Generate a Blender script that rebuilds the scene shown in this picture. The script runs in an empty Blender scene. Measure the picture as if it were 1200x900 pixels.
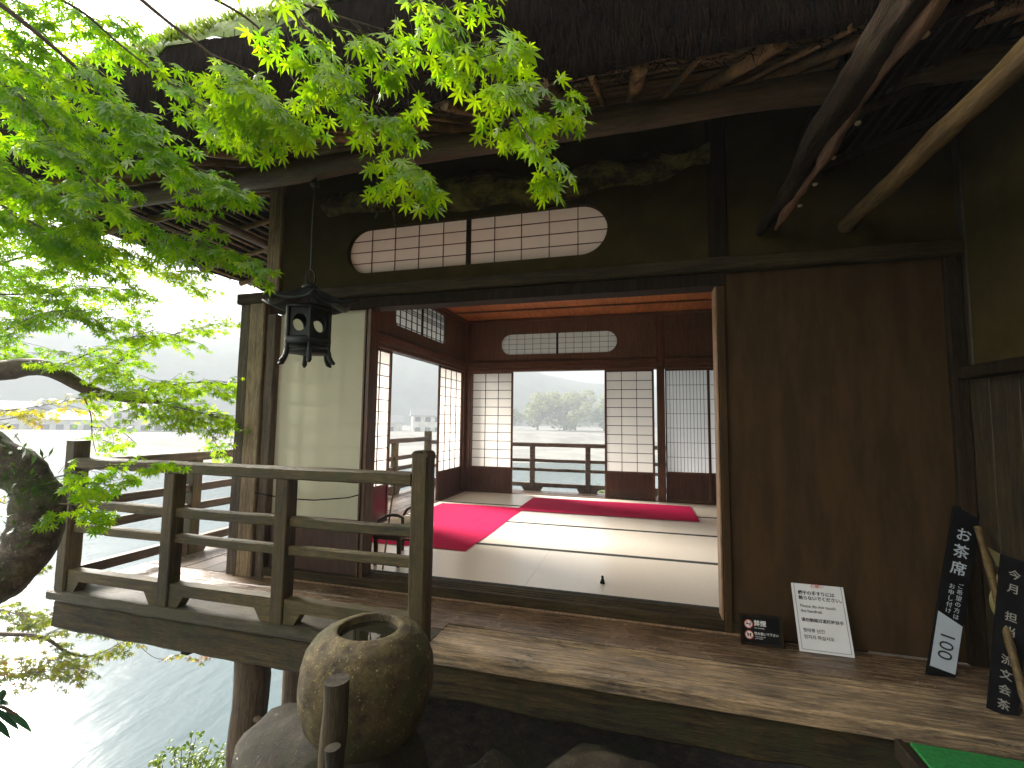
import bpy, bmesh, math, random
from mathutils import Vector, Matrix, noise
R = random.Random(11)
rad = math.radians
scene = bpy.context.scene
COL = scene.collection

# ------------------------------------------------------------------ camera
F_PX, YAW, PITCH, ROLL = 542.57, -0.27249, 0.08028, 0.01144
CAM = Vector((2.6864, -2.9179, 1.0969))
cyw, syw, cp, sp = math.cos(YAW), math.sin(YAW), math.cos(PITCH), math.sin(PITCH)
fwd = Vector((syw*cp, cyw*cp, sp)); rt0 = Vector((cyw, -syw, 0)); up0 = rt0.cross(fwd)
rt = rt0*math.cos(ROLL) + up0*math.sin(ROLL); upv = up0*math.cos(ROLL) - rt0*math.sin(ROLL)
cam = bpy.data.objects.new('camera', bpy.data.cameras.new('camera')); COL.objects.link(cam)
cam.matrix_world = Matrix(((rt.x, upv.x, -fwd.x, CAM.x), (rt.y, upv.y, -fwd.y, CAM.y), (rt.z, upv.z, -fwd.z, CAM.z), (0, 0, 0, 1)))
cam.data.sensor_width = 36.0; cam.data.lens = F_PX/1200*36.0
cam.data.clip_start = 0.03; cam.data.clip_end = 8000
scene.camera = cam

def at(px, py, d):
    """a survey helper: the point seen at photo pixel (px, py), d metres along the viewing axis"""
    return CAM + (fwd + rt*((px-600)/F_PX) - upv*((py-450)/F_PX))*d

# ------------------------------------------------------------------ materials
def newmat(name):
    m = bpy.data.materials.new(name); m.use_nodes = True
    nt = m.node_tree; nt.nodes.clear()
    out = nt.nodes.new('ShaderNodeOutputMaterial')
    return m, nt, out
def N(nt, t, **kw):
    n = nt.nodes.new(t)
    for k, v in kw.items(): setattr(n, k, v)
    return n
def ramp(nt, fac, stops):
    r = N(nt, 'ShaderNodeValToRGB')
    el = r.color_ramp.elements
    while len(el) < len(stops): el.new(0.5)
    for e, (p, c) in zip(el, stops):
        e.position = p; e.color = (*c, 1) if len(c) == 3 else c
    nt.links.new(fac, r.inputs[0]); return r.outputs[0]
def coords(nt, scale, kind='Object'):
    tc = N(nt, 'ShaderNodeTexCoord'); mp = N(nt, 'ShaderNodeMapping')
    mp.inputs['Scale'].default_value = scale
    nt.links.new(tc.outputs[kind], mp.inputs[0]); return mp.outputs[0]
def noise_t(nt, vec, scale, detail=6, rough=.6, dist=0):
    n = N(nt, 'ShaderNodeTexNoise'); n.inputs['Scale'].default_value = scale; n.inputs['Detail'].default_value = detail
    n.inputs['Roughness'].default_value = rough; n.inputs['Distortion'].default_value = dist
    nt.links.new(vec, n.inputs['Vector']); return n.outputs['Fac']
def mixc(nt, fac, a, b, mode='MIX'):
    m = N(nt, 'ShaderNodeMix', data_type='RGBA', blend_type=mode)
    for s, v in ((m.inputs[0], fac), (m.inputs[6], a), (m.inputs[7], b)):
        if isinstance(v, (int, float)): s.default_value = v
        elif isinstance(v, tuple): s.default_value = (*v, 1)
        else: nt.links.new(v, s)
    return m.outputs[2]
def bump(nt, h, strength, dist, prev=None):
    b = N(nt, 'ShaderNodeBump'); b.inputs['Strength'].default_value = strength; b.inputs['Distance'].default_value = dist
    nt.links.new(h, b.inputs['Height'])
    if prev: nt.links.new(prev, b.inputs['Normal'])
    return b.outputs[0]
def pbsdf(nt, out, col, rough=.6, nrm=None, spec=.5, metal=0):
    p = N(nt, 'ShaderNodeBsdfPrincipled')
    if isinstance(col, tuple): p.inputs['Base Color'].default_value = (*col, 1)
    else: nt.links.new(col, p.inputs['Base Color'])
    if isinstance(rough, (int, float)): p.inputs['Roughness'].default_value = rough
    else: nt.links.new(rough, p.inputs['Roughness'])
    p.inputs['Specular IOR Level'].default_value = spec; p.inputs['Metallic'].default_value = metal
    if nrm: nt.links.new(nrm, p.inputs['Normal'])
    if out: nt.links.new(p.outputs[0], out.inputs[0])
    return p.outputs[0]

AX = {'X': (1, 14, 14), 'Y': (14, 1, 14), 'Z': (14, 14, 1)}
def wood(name, dark, light, axis='X', rough=.6, bstr=.4, bdist=.004, moss=None, mossamt=.5, spec=.4, scale=3.0, wet=None):
    m, nt, out = newmat(name)
    v = coords(nt, AX[axis])
    g = noise_t(nt, v, scale, 8, .65, .6)
    v2 = coords(nt, (1, 1, 1)); big = noise_t(nt, v2, 2.3, 5, .6)
    fine = noise_t(nt, v, scale*6, 4, .7)
    c = ramp(nt, g, [(.40, dark), (.60, light)])
    c = mixc(nt, .35, c, ramp(nt, big, [(.40, dark), (.60, light)]))
    c = mixc(nt, .75, c, ramp(nt, fine, [(.40, (.42, .42, .42)), (.58, (1, 1, 1))]), 'MULTIPLY')
    oi = N(nt, 'ShaderNodeObjectInfo')
    hv = N(nt, 'ShaderNodeHueSaturation'); mr = N(nt, 'ShaderNodeMapRange')
    mr.inputs[3].default_value = 1.0; mr.inputs[4].default_value = 1.4
    nt.links.new(oi.outputs['Random'], mr.inputs[0]); nt.links.new(mr.outputs[0], hv.inputs['Value']); nt.links.new(c, hv.inputs['Color'])
    c = hv.outputs[0]
    if moss:
        mm = ramp(nt, noise_t(nt, v2, 7, 8, .75), [(.62-.3*mossamt, (0, 0, 0)), (.78-.3*mossamt, (1, 1, 1))])
        c = mixc(nt, mm, c, moss)
    add = N(nt, 'ShaderNodeMath', operation='ADD'); nt.links.new(g, add.inputs[0]); nt.links.new(fine, add.inputs[1])
    nb = bump(nt, add.outputs[0], bstr, bdist)
    rr = rough
    if wet is not None:
        rr = ramp(nt, big, [(.35, (wet,)*3), (.65, (rough,)*3)])
    pbsdf(nt, out, c, rr, nb, spec); return m
def plain(name, col, rough=.6, vary=.25, nscale=8, bstr=.2, bdist=.003, spec=.4, metal=0, stretch=(1, 1, 1)):
    m, nt, out = newmat(name)
    v = coords(nt, stretch); f = noise_t(nt, v, nscale, 7, .65)
    lo = tuple(x*(1-vary) for x in col); hi = tuple(min(1, x*(1+vary)) for x in col)
    c = ramp(nt, f, [(.40, lo), (.60, hi)])
    pbsdf(nt, out, c, rough, bump(nt, f, bstr, bdist), spec, metal); return m
def paper(name, col, trans=.55, grid=None):
    m, nt, out = newmat(name)
    v = coords(nt, (1, 1, 1)); f = noise_t(nt, v, 3, 8, .7)
    c = ramp(nt, f, [(.3, tuple(x*.93 for x in col)), (.7, col)])
    d = N(nt, 'ShaderNodeBsdfDiffuse'); t = N(nt, 'ShaderNodeBsdfTranslucent'); mx = N(nt, 'ShaderNodeMixShader')
    mx.inputs[0].default_value = trans
    nt.links.new(c, d.inputs[0]); nt.links.new(c, t.inputs[0]); nt.links.new(d.outputs[0], mx.inputs[1]); nt.links.new(t.outputs[0], mx.inputs[2])
    nt.links.new(mx.outputs[0], out.inputs[0]); return m
def leafmat(name, c1, c2, c3=None, trans=.6, gloss=.12, accent=.86):
    m, nt, out = newmat(name)
    at_ = N(nt, 'ShaderNodeAttribute', attribute_name='tint')
    st = [(0, c1), (accent, c2)]
    if c3: st.append((1, c3))
    c = ramp(nt, at_.outputs['Fac'], st)
    d = N(nt, 'ShaderNodeBsdfDiffuse'); t = N(nt, 'ShaderNodeBsdfTranslucent'); mx = N(nt, 'ShaderNodeMixShader'); mx.inputs[0].default_value = trans
    tc = mixc(nt, 1.0, c, (1.0, 1.0, .45), 'MULTIPLY')
    hs = N(nt, 'ShaderNodeHueSaturation'); hs.inputs['Value'].default_value = 1.6; nt.links.new(tc, hs.inputs['Color'])
    nt.links.new(c, d.inputs[0]); nt.links.new(hs.outputs[0], t.inputs[0]); nt.links.new(d.outputs[0], mx.inputs[1]); nt.links.new(t.outputs[0], mx.inputs[2])
    gl = N(nt, 'ShaderNodeBsdfGlossy'); gl.inputs['Roughness'].default_value = .25; gl.inputs[0].default_value = (.8, .8, .8, 1)
    fr = N(nt, 'ShaderNodeFresnel'); fr.inputs[0].default_value = 1.4
    mg = N(nt, 'ShaderNodeMath', operation='MULTIPLY'); mg.inputs[1].default_value = gloss*2; nt.links.new(fr.outputs[0], mg.inputs[0])
    m2 = N(nt, 'ShaderNodeMixShader'); nt.links.new(mg.outputs[0], m2.inputs[0]); nt.links.new(mx.outputs[0], m2.inputs[1]); nt.links.new(gl.outputs[0], m2.inputs[2])
    nt.links.new(m2.outputs[0], out.inputs[0]); return m
def stone(name, cols, mossc, mossamt, scale=9, bdist=.012):
    m, nt, out = newmat(name)
    v = coords(nt, (1, 1, 1))
    n1 = noise_t(nt, v, scale, 10, .72); n2 = noise_t(nt, v, scale*5, 6, .75); n3 = noise_t(nt, v, 3.2, 6, .65)
    c = ramp(nt, n1, [(.36, cols[0]), (.5, cols[1]), (.64, cols[2])])
    mm = ramp(nt, n3, [(.66-.35*mossamt, (0, 0, 0)), (.8-.35*mossamt, (1, 1, 1))])
    c = mixc(nt, mm, c, mossc)
    sp_ = ramp(nt, n2, [(.60, (0, 0, 0)), (.66, (1, 1, 1))])
    c = mixc(nt, sp_, c, tuple(min(1, x*2.0) for x in cols[2]))
    nb = bump(nt, n2, .6, bdist*.4, bump(nt, n1, .8, bdist))
    pbsdf(nt, out, c, .75, nb, .35); return m

M = {}
M['rail_x'] = wood('mossy_rail_wood_x', (.026, .017, .005), (.130, .088, .026), 'X', .6, .7, .006, moss=(.048, .043, .008), mossamt=.55)
M['rail_y'] = wood('mossy_rail_wood_y', (.035, .024, .016), (.11, .075, .050), 'Y', .6, .7, .006, moss=(.05, .042, .024), mossamt=.25)
M['rail_grey'] = wood('bleached_rail_wood', (.075, .060, .048), (.22, .175, .14), 'X', .6, .5, .004)
M['rail_z'] = wood('mossy_rail_wood_z', (.022, .014, .0045), (.115, .077, .022), 'Z', .6, .7, .006, moss=(.044, .039, .008), mossamt=.45)
M['beam_moss'] = wood('mossy_floor_beam', (.022, .015, .005), (.135, .092, .028), 'X', .7, 1.0, .016, moss=(.055, .053, .016), mossamt=.5)
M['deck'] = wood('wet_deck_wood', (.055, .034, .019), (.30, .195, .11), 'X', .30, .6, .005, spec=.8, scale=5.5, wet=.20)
M['deck_edge'] = wood('weathered_skylit_deck_edge', (.070, .045, .022), (.66, .45, .24), 'X', .36, .8, .010, spec=.8, scale=5.5, wet=.26)  # weathered planks, colour lightened to stand in for open-sky light at the edge
M['deck_moss'] = wood('mossy_deck_edge', (.030, .023, .010), (.14, .105, .050), 'X', .5, 1.0, .014, moss=(.075, .068, .020), mossamt=.55, wet=.35)
M['deck_y'] = wood('wet_deck_wood_y', (.07, .052, .042), (.20, .155, .125), 'Y', .36, .5, .003, spec=.5, scale=4, wet=.25)
M['red_wood_x'] = wood('red_brown_wood_x', (.045, .023, .011), (.130, .064, .030), 'X', .45, .15, .002)
M['red_wood_y'] = wood('red_brown_wood_y', (.045, .023, .011), (.130, .064, .030), 'Y', .45, .15, .002)
M['red_wood_z'] = wood('red_brown_wood_z', (.050, .024, .012), (.140, .066, .031), 'Z', .42, .15, .002)
M['panel_wood'] = wood('dark_lower_panel_wood', (.035, .013, .008), (.085, .033, .018), 'Z', .4, .1, .001)
M['lath'] = plain('shoji_lath_wood', (.035, .016, .007), .55, .2)
M['ceil_wood'] = wood('cedar_ceiling_wood', (.22, .080, .022), (.50, .200, .060), 'Y', .5, .2, .002)
M['brown_board'] = wood('brown_wall_board', (.065, .038, .019), (.125, .076, .038), 'Z', .55, .15, .002)
M['post_grey'] = wood('weathered_post_wood', (.10, .070, .038), (.34, .25, .14), 'Z', .6, .5, .004)
M['post_dark'] = wood('dark_weathered_board', (.035, .024, .014), (.13, .095, .062), 'Z', .6, .6, .005)
M['beam_x'] = wood('olive_brown_beam', (.022, .015, .006), (.080, .056, .021), 'X', .65, .4, .003, spec=.18)
M['jamb'] = wood('pale_jamb_wood', (.20, .115, .060), (.42, .26, .145), 'Z', .45, .15, .002)
M['plaster'] = plain('olive_earth_plaster', (.044, .031, .006), .9, .22, 5, .4, .004, .15)
M['wall_board'] = plain('brown_earthen_wall', (.054, .030, .0100), .85, .22, 3, .25, .003, .2, 0, (3, 3, .6))
M['wing_plaster'] = plain('ochre_wing_plaster', (.055, .039, .009), .9, .15, 5, .3, .003, .15)
M['wing_board'] = wood('wing_wall_boards', (.012, .008, .004), (.050, .034, .014), 'Z', .65, .5, .005)
M['black_wood'] = wood('smoky_black_wood', (.010, .006, .003), (.034, .022, .011), 'Z', .75, .4, .004, spec=.12)
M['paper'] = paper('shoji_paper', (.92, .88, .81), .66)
M['paper_left'] = paper('shoji_paper_sun_dimmed', (.88, .83, .76), .36)  # same single paper, made darker and less translucent to tame the sun glow
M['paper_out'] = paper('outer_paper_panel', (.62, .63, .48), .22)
M['paper_oval'] = paper('oval_window_paper', (.95, .95, .88), .62)
M['paper_cool'] = paper('white_lattice_paper', (.88, .89, .90), .7)
M['tatami'] = plain('tatami_rush', (.78, .71, .59), .30, .10, 60, .12, .001, 1.0, 0, (1, 12, 1))
M['heri'] = plain('tatami_border_cloth', (.035, .040, .034), .8, .2, 60)
M['felt'] = plain('crimson_felt', (.50, .006, .070), .95, .08, 40, .2, .002, .1)
M['thatch'] = plain('dark_thatch', (.009, .0055, .0032), .95, .6, 5, 1.0, .03, .1, 0, (9, 9, 1.0))
M['straw'] = plain('thatch_straw', (.016, .008, .004), .9, .4, 20, .2, .002, .1)
M['roofmoss'] = stone('roof_moss', ((.07, .06, .035), (.14, .15, .045), (.21, .24, .06)), (.15, .22, .035), .8, 6, .03)
M['bamboo'] = wood('old_bamboo', (.09, .058, .022), (.21, .140, .056), 'Y', .42, .1, .001)
M['bamboo_x'] = wood('old_bamboo_lath', (.07, .040, .016), (.22, .13, .055), 'X', .5, .1, .001)
M['rafter'] = wood('bamboo_rafter', (.10, .055, .022), (.34, .19, .075), 'Y', .5, .15, .001)
M['log'] = wood('peeled_eave_log', (.045, .027, .013), (.13, .080, .038), 'X', .55, .3, .004)
M['gnarl'] = wood('gnarled_log_bark', (.014, .010, .005), (.085, .058, .028), 'X', .9, 1.0, .02, moss=(.26, .215, .060), mossamt=.6, spec=.15)
M['gnarl_y'] = wood('gnarled_split_log', (.006, .004, .002), (.050, .030, .015), 'Y', .9, 1.0, .02, moss=(.045, .042, .014), mossamt=.3, spec=.15)
M['split'] = wood('fresh_split_wood', (.085, .045, .022), (.25, .135, .070), 'Y', .6, .5, .006)
M['fungus'] = plain('pale_fungus', (.34, .27, .17), .8)
M['iron'] = plain('dark_bronze', (.020, .023, .021), .5, .35, 14, .3, .004, .5, .6)
M['stone'] = stone('mossy_granite', ((.026, .017, .006), (.080, .056, .019), (.18, .138, .055)), (.045, .043, .008), .6, 13, .016)
M['rock'] = stone('wet_rock', ((.012, .009, .005), (.032, .024, .013), (.062, .050, .030)), (.026, .026, .007), .5, 7, .02)
M['soil'] = stone('leafy_soil', ((.020, .014, .009), (.05, .034, .020), (.10, .068, .036)), (.035, .04, .012), .35, 12, .03)
M['bark'] = stone('maple_bark', ((.030, .023, .016), (.10, .080, .058), (.23, .19, .145)), (.060, .085, .020), .5, 14, .02)
M['twig'] = plain('twig_bark', (.085, .060, .040), .8, .3, 30)
M['ltwig'] = plain('green_twig_bark', (.16, .115, .05), .7, .3, 30)
M['stake'] = wood('dark_stake_wood', (.010, .008, .004), (.065, .047, .022), 'Z', .8, .8, .008)
M['post_log'] = wood('peeled_support_log', (.050, .036, .022), (.16, .11, .066), 'Z', .75, .7, .008)
M['black'] = plain('black_lacquer', (.006, .006, .007), .8, .2, 8, .1, .002, .15)
M['signwhite'] = plain('white_sign_board', (.80, .80, .80), .5, .03)
M['white'] = plain('white_paint', (.78, .78, .76), .6, .03)
M['inkblack'] = plain('black_ink', (.03, .03, .032), .6, .05)
M['inkred'] = plain('red_ink', (.55, .10, .06), .6, .05)
M['labelgrey'] = plain('grey_white_label', (.52, .58, .64), .5, .03)
M['fadedpaint'] = plain('faded_grey_paint', (.30, .29, .26), .7, .1)
M['green'] = plain('green_step_mat', (.020, .21, .042), .85, .25, 60, .5, .004)
M['khaki'] = plain('khaki_cloth', (.30, .26, .11), .9, .2)
M['cushion'] = plain('cream_cushion', (.60, .56, .42), .9, .12, 30)
M['chairwood'] = wood('dark_chair_wood', (.020, .011, .008), (.06, .03, .018), 'X', .35, .1, .001)
M['leaf_near'] = leafmat('maple_leaf_bright', (.10, .235, .004), (.33, .47, .005), (.46, .42, .008), .64, .035, .95)
M['leaf_mid'] = leafmat('maple_leaf_mid', (.09, .21, .010), (.28, .39, .012), (.44, .34, .02), .6, .03, .92)
M['leaf_low'] = leafmat('maple_leaf_turning', (.085, .14, .014), (.20, .20, .02), (.32, .09, .02), .55, .03, .8)
M['leaf_warm'] = leafmat('maple_leaf_yellow', (.16, .20, .02), (.34, .28, .03), (.42, .17, .06), .55, .08, .75)
M['leaf_dark'] = leafmat('glossy_evergreen_leaf', (.012, .040, .022), (.025, .075, .035), None, .12, .35)
M['leaf_shrub'] = leafmat('shrub_leaf', (.075, .135, .022), (.17, .23, .04), None, .45, .15)
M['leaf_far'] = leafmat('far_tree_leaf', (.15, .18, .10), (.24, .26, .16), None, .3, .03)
M['fern'] = leafmat('fern_green', (.03, .085, .014), (.09, .17, .025), None, .4, .1)
M['hill'] = plain('wooded_hill', (.050, .075, .035), .95, .5, .06, .5, .5, .1)
M['gravel'] = plain('pale_gravel_bar', (.20, .195, .175), .9, .2, .15, .3, .05, .2)
M['house'] = plain('pale_house_wall', (.55, .54, .50), .8, .15, 1)
M['tile'] = plain('grey_roof_tile', (.14, .145, .155), .6, .2, 3)
M['glassdark'] = plain('dark_window_pane', (.06, .07, .08), .15, .1)
M['concrete'] = plain('pale_concrete', (.50, .49, .46), .85, .1, .5)
def water_mat():
    m, nt, out = newmat('river_water')
    v = coords(nt, (1, .45, 1)); a = noise_t(nt, v, .9, 4, .55, .4); b = noise_t(nt, v, 4.0, 3, .5)
    nb = bump(nt, b, .10, .05, bump(nt, a, .35, .16))
    pbsdf(nt, out, (.050, .080, .090), .14, nb, .36); return m
M['water'] = water_mat()
def basin_water_mat():
    m, nt, out = newmat('still_basin_water'); v = coords(nt, (1, 1, 1))
    pbsdf(nt, out, (.012, .012, .006), .02, bump(nt, noise_t(nt, v, 14, 2), .02, .01), .6); return m
M['basin_water'] = basin_water_mat()

# ------------------------------------------------------------------ object helpers
def tag(o, label=None, cat=None, group=None, kind=None):
    if label: o['label'] = label
    if cat: o['category'] = cat
    if group: o['group'] = group
    if kind: o['kind'] = kind
    return o
def thing(name, label, cat, loc=(0, 0, 0), group=None):
    o = bpy.data.objects.new(name, None); COL.objects.link(o); o.location = loc; o.empty_display_size = .1
    return tag(o, label, cat, group)
def origin_of(o):
    v = Vector((0, 0, 0))
    while o is not None: v += o.location; o = o.parent
    return v
class MB:
    def __init__(s): s.v = []; s.f = []; s.sm = []; s.t = []
    def add(s, vs, fs, smooth=False, tint=None):
        n = len(s.v); s.v += [tuple(v) for v in vs]; s.f += [tuple(i+n for i in f) for f in fs]; s.sm += [smooth]*len(fs)
        if tint is not None: s.t += [tint]*(len(s.v)-len(s.t))
        return s
    def box(s, x0, x1, y0, y1, z0, z1, bev=0.0, seg=1, jit=0):
        bm = bmesh.new(); bmesh.ops.create_cube(bm, size=1)
        for v in bm.verts: v.co = Vector(((x0+x1)/2+v.co.x*(x1-x0), (y0+y1)/2+v.co.y*(y1-y0), (z0+z1)/2+v.co.z*(z1-z0)))
        if bev: bmesh.ops.bevel(bm, geom=bm.edges[:], offset=bev, segments=seg, affect='EDGES', profile=.5)
        s.bm(bm); return s
    def bm(s, bm, smooth=False, mat=None):
        bm.verts.index_update()
        s.add([(mat @ v.co) if mat else v.co for v in bm.verts], [[v.index for v in f.verts] for f in bm.faces], smooth); bm.free()
    def beam(s, x0, x1, y0, y1, z0, z1, axis='X', bev=.006, jit=.004, step=.12, nz=3.0):
        """a weathered timber: bevelled section swept with small irregularities"""
        a0, a1 = {'X': (x0, x1), 'Y': (y0, y1), 'Z': (z0, z1)}[axis]
        n = max(2, int((a1-a0)/step)+1)
        (p0, p1), (q0, q1) = {'X': ((y0, y1), (z0, z1)), 'Y': ((x0, x1), (z0, z1)), 'Z': ((x0, x1), (y0, y1))}[axis]
        b = min(bev, (p1-p0)*.3, (q1-q0)*.3)
        sec = []
        for (cx, cy, sx, sy) in ((p0, q0, 1, 1), (p1, q0, -1, 1), (p1, q1, -1, -1), (p0, q1, 1, -1)):
            c1 = (cx, cy+sy*b); c2 = (cx+sx*b, cy)
            sec += [c1, c2] if (sx, sy) in ((1, 1), (-1, -1)) else [c2, c1]
        # mid points of the long sides
        full = []
        for i, c in enumerate(sec):
            full.append(c); d = sec[(i+1) % len(sec)]
            if math.hypot(d[0]-c[0], d[1]-c[1]) > b*2.2: full.append(((c[0]+d[0])/2, (c[1]+d[1])/2))
        vs = []; k = len(full)
        for i in range(n+1):
            a = a0+(a1-a0)*i/n
            for (p, q) in full:
                co = Vector({'X': (a, p, q), 'Y': (p, a, q), 'Z': (p, q, a)}[axis])
                nv = noise.noise_vector(co*nz*1.7+Vector((3.1, 7.7, 1.3)))*jit + noise.noise_vector(co*nz*7)*jit*.4
                if axis == 'X': nv.x = 0
                elif axis == 'Y': nv.y = 0
                else: nv.z = 0
                vs.append(co+nv)
        fs = [[i*k+j, i*k+(j+1) % k, (i+1)*k+(j+1) % k, (i+1)*k+j] for i in range(n) for j in range(k)]
        fs += [list(range(k))[::-1], [n*k+j for j in range(k)]]
        s.add(vs, fs); return s
    def tube(s, pts, rads, seg=8, rough=0, nz=5, smooth=True, cap=True, aniso=None):
        pts = [Vector(p) for p in pts]; n = len(pts)
        if isinstance(rads, (int, float)): rads = [rads]*n
        d0 = (pts[1]-pts[0]).normalized(); a = Vector((0, 0, 1)) if abs(d0.z) < .9 else Vector((1, 0, 0))
        u = d0.cross(a).normalized(); vs = []
        for i, p in enumerate(pts):
            d = (pts[min(i+1, n-1)]-pts[max(i-1, 0)]).normalized()
            u = (u-d*u.dot(d)).normalized(); w = d.cross(u)
            for j in range(seg):
                t = 2*math.pi*j/seg; q = u*math.cos(t)+w*math.sin(t); r = rads[i]
                if rough:
                    e = (p+q*rads[i])
                    if aniso: e = Vector((e.x*aniso[0], e.y*aniso[1], e.z*aniso[2]))
                    r *= 1+rough*noise.noise(e*nz)+rough*.6*noise.noise(e*nz*3.1)
                vs.append(p+q*r)
        fs = [[i*seg+j, i*seg+(j+1) % seg, (i+1)*seg+(j+1) % seg, (i+1)*seg+j] for i in range(n-1) for j in range(seg)]
        s.add(vs, fs, smooth)
        if cap:
            s.add([vs[j] for j in range(seg)], [list(range(seg))[::-1]]); s.add([vs[(n-1)*seg+j] for j in range(seg)], [list(range(seg))])
        return s
    def lathe(s, prof, c=(0, 0, 0), seg=32, rough=0, nz=6, smooth=True, rot=0):
        vs = []
        for (r, z) in prof:
            for j in range(seg):
                t = 2*math.pi*j/seg+rot; p = Vector((c[0]+r*math.cos(t), c[1]+r*math.sin(t), c[2]+z))
                if rough:
                    k = rough*noise.noise(p*nz)+rough*.5*noise.noise(p*nz*2.7); p += Vector((math.cos(t), math.sin(t), .3))*k
                vs.append(p)
        n = len(prof)
        s.add(vs, [[i*seg+j, i*seg+(j+1) % seg, (i+1)*seg+(j+1) % seg, (i+1)*seg+j] for i in range(n-1) for j in range(seg)], smooth); return s
    def prism(s, pts, d):
        """polygon (3-D points, planar) pushed along vector d"""
        k = len(pts); a = [Vector(p) for p in pts]; b = [p+Vector(d) for p in a]
        s.add(a+b, [list(range(k))[::-1], [k+i for i in range(k)]]+[[i, (i+1) % k, k+(i+1) % k, k+i] for i in range(k)]); return s
    def build(s, name, mat, parent=None, group=None):
        me = bpy.data.meshes.new(name); o0 = origin_of(parent) if parent else Vector((0, 0, 0))
        me.from_pydata([(v[0]-o0.x, v[1]-o0.y, v[2]-o0.z) for v in s.v], [], s.f)
        bm = bmesh.new(); bm.from_mesh(me); bmesh.ops.recalc_face_normals(bm, faces=bm.faces) if not s.t else None; bm.to_mesh(me); bm.free()
        me.polygons.foreach_set('use_smooth', s.sm)
        if s.t:
            at_ = me.attributes.new('tint', 'FLOAT', 'POINT'); at_.data.foreach_set('value', s.t)
        me.materials.append(M[mat] if isinstance(mat, str) else mat); me.update()
        o = bpy.data.objects.new(name, me); COL.objects.link(o)
        if parent: o.parent = parent
        return o
lerp = lambda a, b, t: a+(b-a)*t
def B(*a, **k): return MB().box(*a, **k)
def W(*a, **k): return MB().beam(*a, **k)

def holed_plate(outer, hole, d):
    """plate with a hole; outer/hole lists of 3-D points; thickness vector d"""
    bm = bmesh.new(); d = Vector(d)
    def ring(pts): 
        vs = [bm.verts.new(p) for p in pts]; return vs, [bm.edges.new((vs[i], vs[(i+1) % len(vs)])) for i in range(len(vs))]
    v1, e1 = ring(outer); v2, e2 = ring(hole)
    bmesh.ops.triangle_fill(bm, use_beauty=True, edges=e1+e2)
    ret = bmesh.ops.extrude_face_region(bm, geom=bm.faces[:])
    for g in ret['geom']:
        if isinstance(g, bmesh.types.BMVert): g.co += d
    # the base faces stay as the back
    mb = MB(); mb.bm(bm); return mb
def stadium(x0, x1, z0, z1, f, n=10, r=None):
    r = r or (z1-z0)/2; pts = []
    for (cx, cz, a0) in ((x1-r, z0+r, -90), (x1-r, z1-r, 0), (x0+r, z1-r, 90), (x0+r, z0+r, 180)):
        for i in range(n+1):
            a = rad(a0+90*i/n); pts.append((cx+r*math.cos(a), cz+r*math.sin(a)))
    out = []
    for p in pts:
        if not out or math.hypot(p[0]-out[-1][0], p[1]-out[-1][1]) > 1e-4: out.append(p)
    if math.hypot(out[0][0]-out[-1][0], out[0][1]-out[-1][1]) < 1e-4: out.pop()
    return [f(*p) for p in out]

def text(body, size, frame, parent, mat, align='LEFT', name='lettering', bold=0, spacing=1.0):
    """lettering laid on a surface: frame = (origin, right, up, normal)"""
    cu = bpy.data.curves.new('txt', 'FONT'); cu.body = body; cu.size = size; cu.align_x = align; cu.align_y = 'CENTER'
    cu.space_line = spacing; cu.extrude = .0004; cu.offset = bold; cu.resolution_u = 3
    ob = bpy.data.objects.new('txt', cu); COL.objects.link(ob)
    dg = bpy.context.evaluated_depsgraph_get()
    me = bpy.data.meshes.new_from_object(ob.evaluated_get(dg)); bpy.data.objects.remove(ob)
    o, r, u, n = [Vector(a) for a in frame]; oo = origin_of(parent)
    for v in me.vertices:
        c = v.co.copy(); v.co = o+r*c.x+u*c.y+n*(c.z+.0016)-oo
    me.materials.clear(); me.materials.append(M[mat]); me.name = name
    ob = bpy.data.objects.new(name, me); COL.objects.link(ob); ob.parent = parent; return ob

def grain_plank(mb, x0, x1, y0, y1, z0, z1, amp=.0025, worn=.010, sx=.045, sy=.007, seed=0):
    nx = int((x1-x0)/sx); ny = max(4, int((y1-y0)/sy)); vs = []
    prof = [(y0+.004, z0, 0)]+[(lerp(y0, y1, j/ny), z1, 1) for j in range(ny+1)]+[(y1, z0, 0)]
    for i in range(nx+1):
        x = lerp(x0, x1, i/nx)
        for (y, z, t) in prof:
            if t:
                e = min(y-y0, y1-y)/worn; z -= worn*.8*max(0, 1-e)**2
                z += amp*noise.noise(Vector((x*.9, y*55+seed, seed)))+amp*.8*noise.noise(Vector((x*2.2, y*140, seed+3)))+amp*.8*noise.noise(Vector((x*1.3, y*12, seed+7)))-amp*1.6*max(0, noise.noise(Vector((x*2.6, y*75, seed+11)))-.22)*4
                if e < 1.2: y += .004*noise.noise(Vector((x*3, seed, 9)))
            else: y += .004*noise.noise(Vector((x*3, seed, 9)))
            vs.append((x, y, z))
    k = len(prof)
    mb.add(vs, [[i*k+j, (i+1)*k+j, (i+1)*k+j+1, i*k+j+1] for i in range(nx) for j in range(k-1)]+[[i*k, i*k+k-1, (i+1)*k+k-1, (i+1)*k] for i in range(nx)], False)
    mb.add([vs[j] for j in range(k)], [list(range(k))]); mb.add([vs[nx*k+j] for j in range(k)], [list(range(k))[::-1]]); return mb

# ------------------------------------------------------------------ key dimensions (m)
D = 3.99; KZ = 1.87; CZ = 2.70; DZ = -.07; RX = 3.82; FX = 4.30; FY = -.66; EX = -1.16; BY = 4.98

house = thing('tea_house', 'dark thatched tea house with open paper doors, standing over the river', 'building', (2, 2, DZ))

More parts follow.
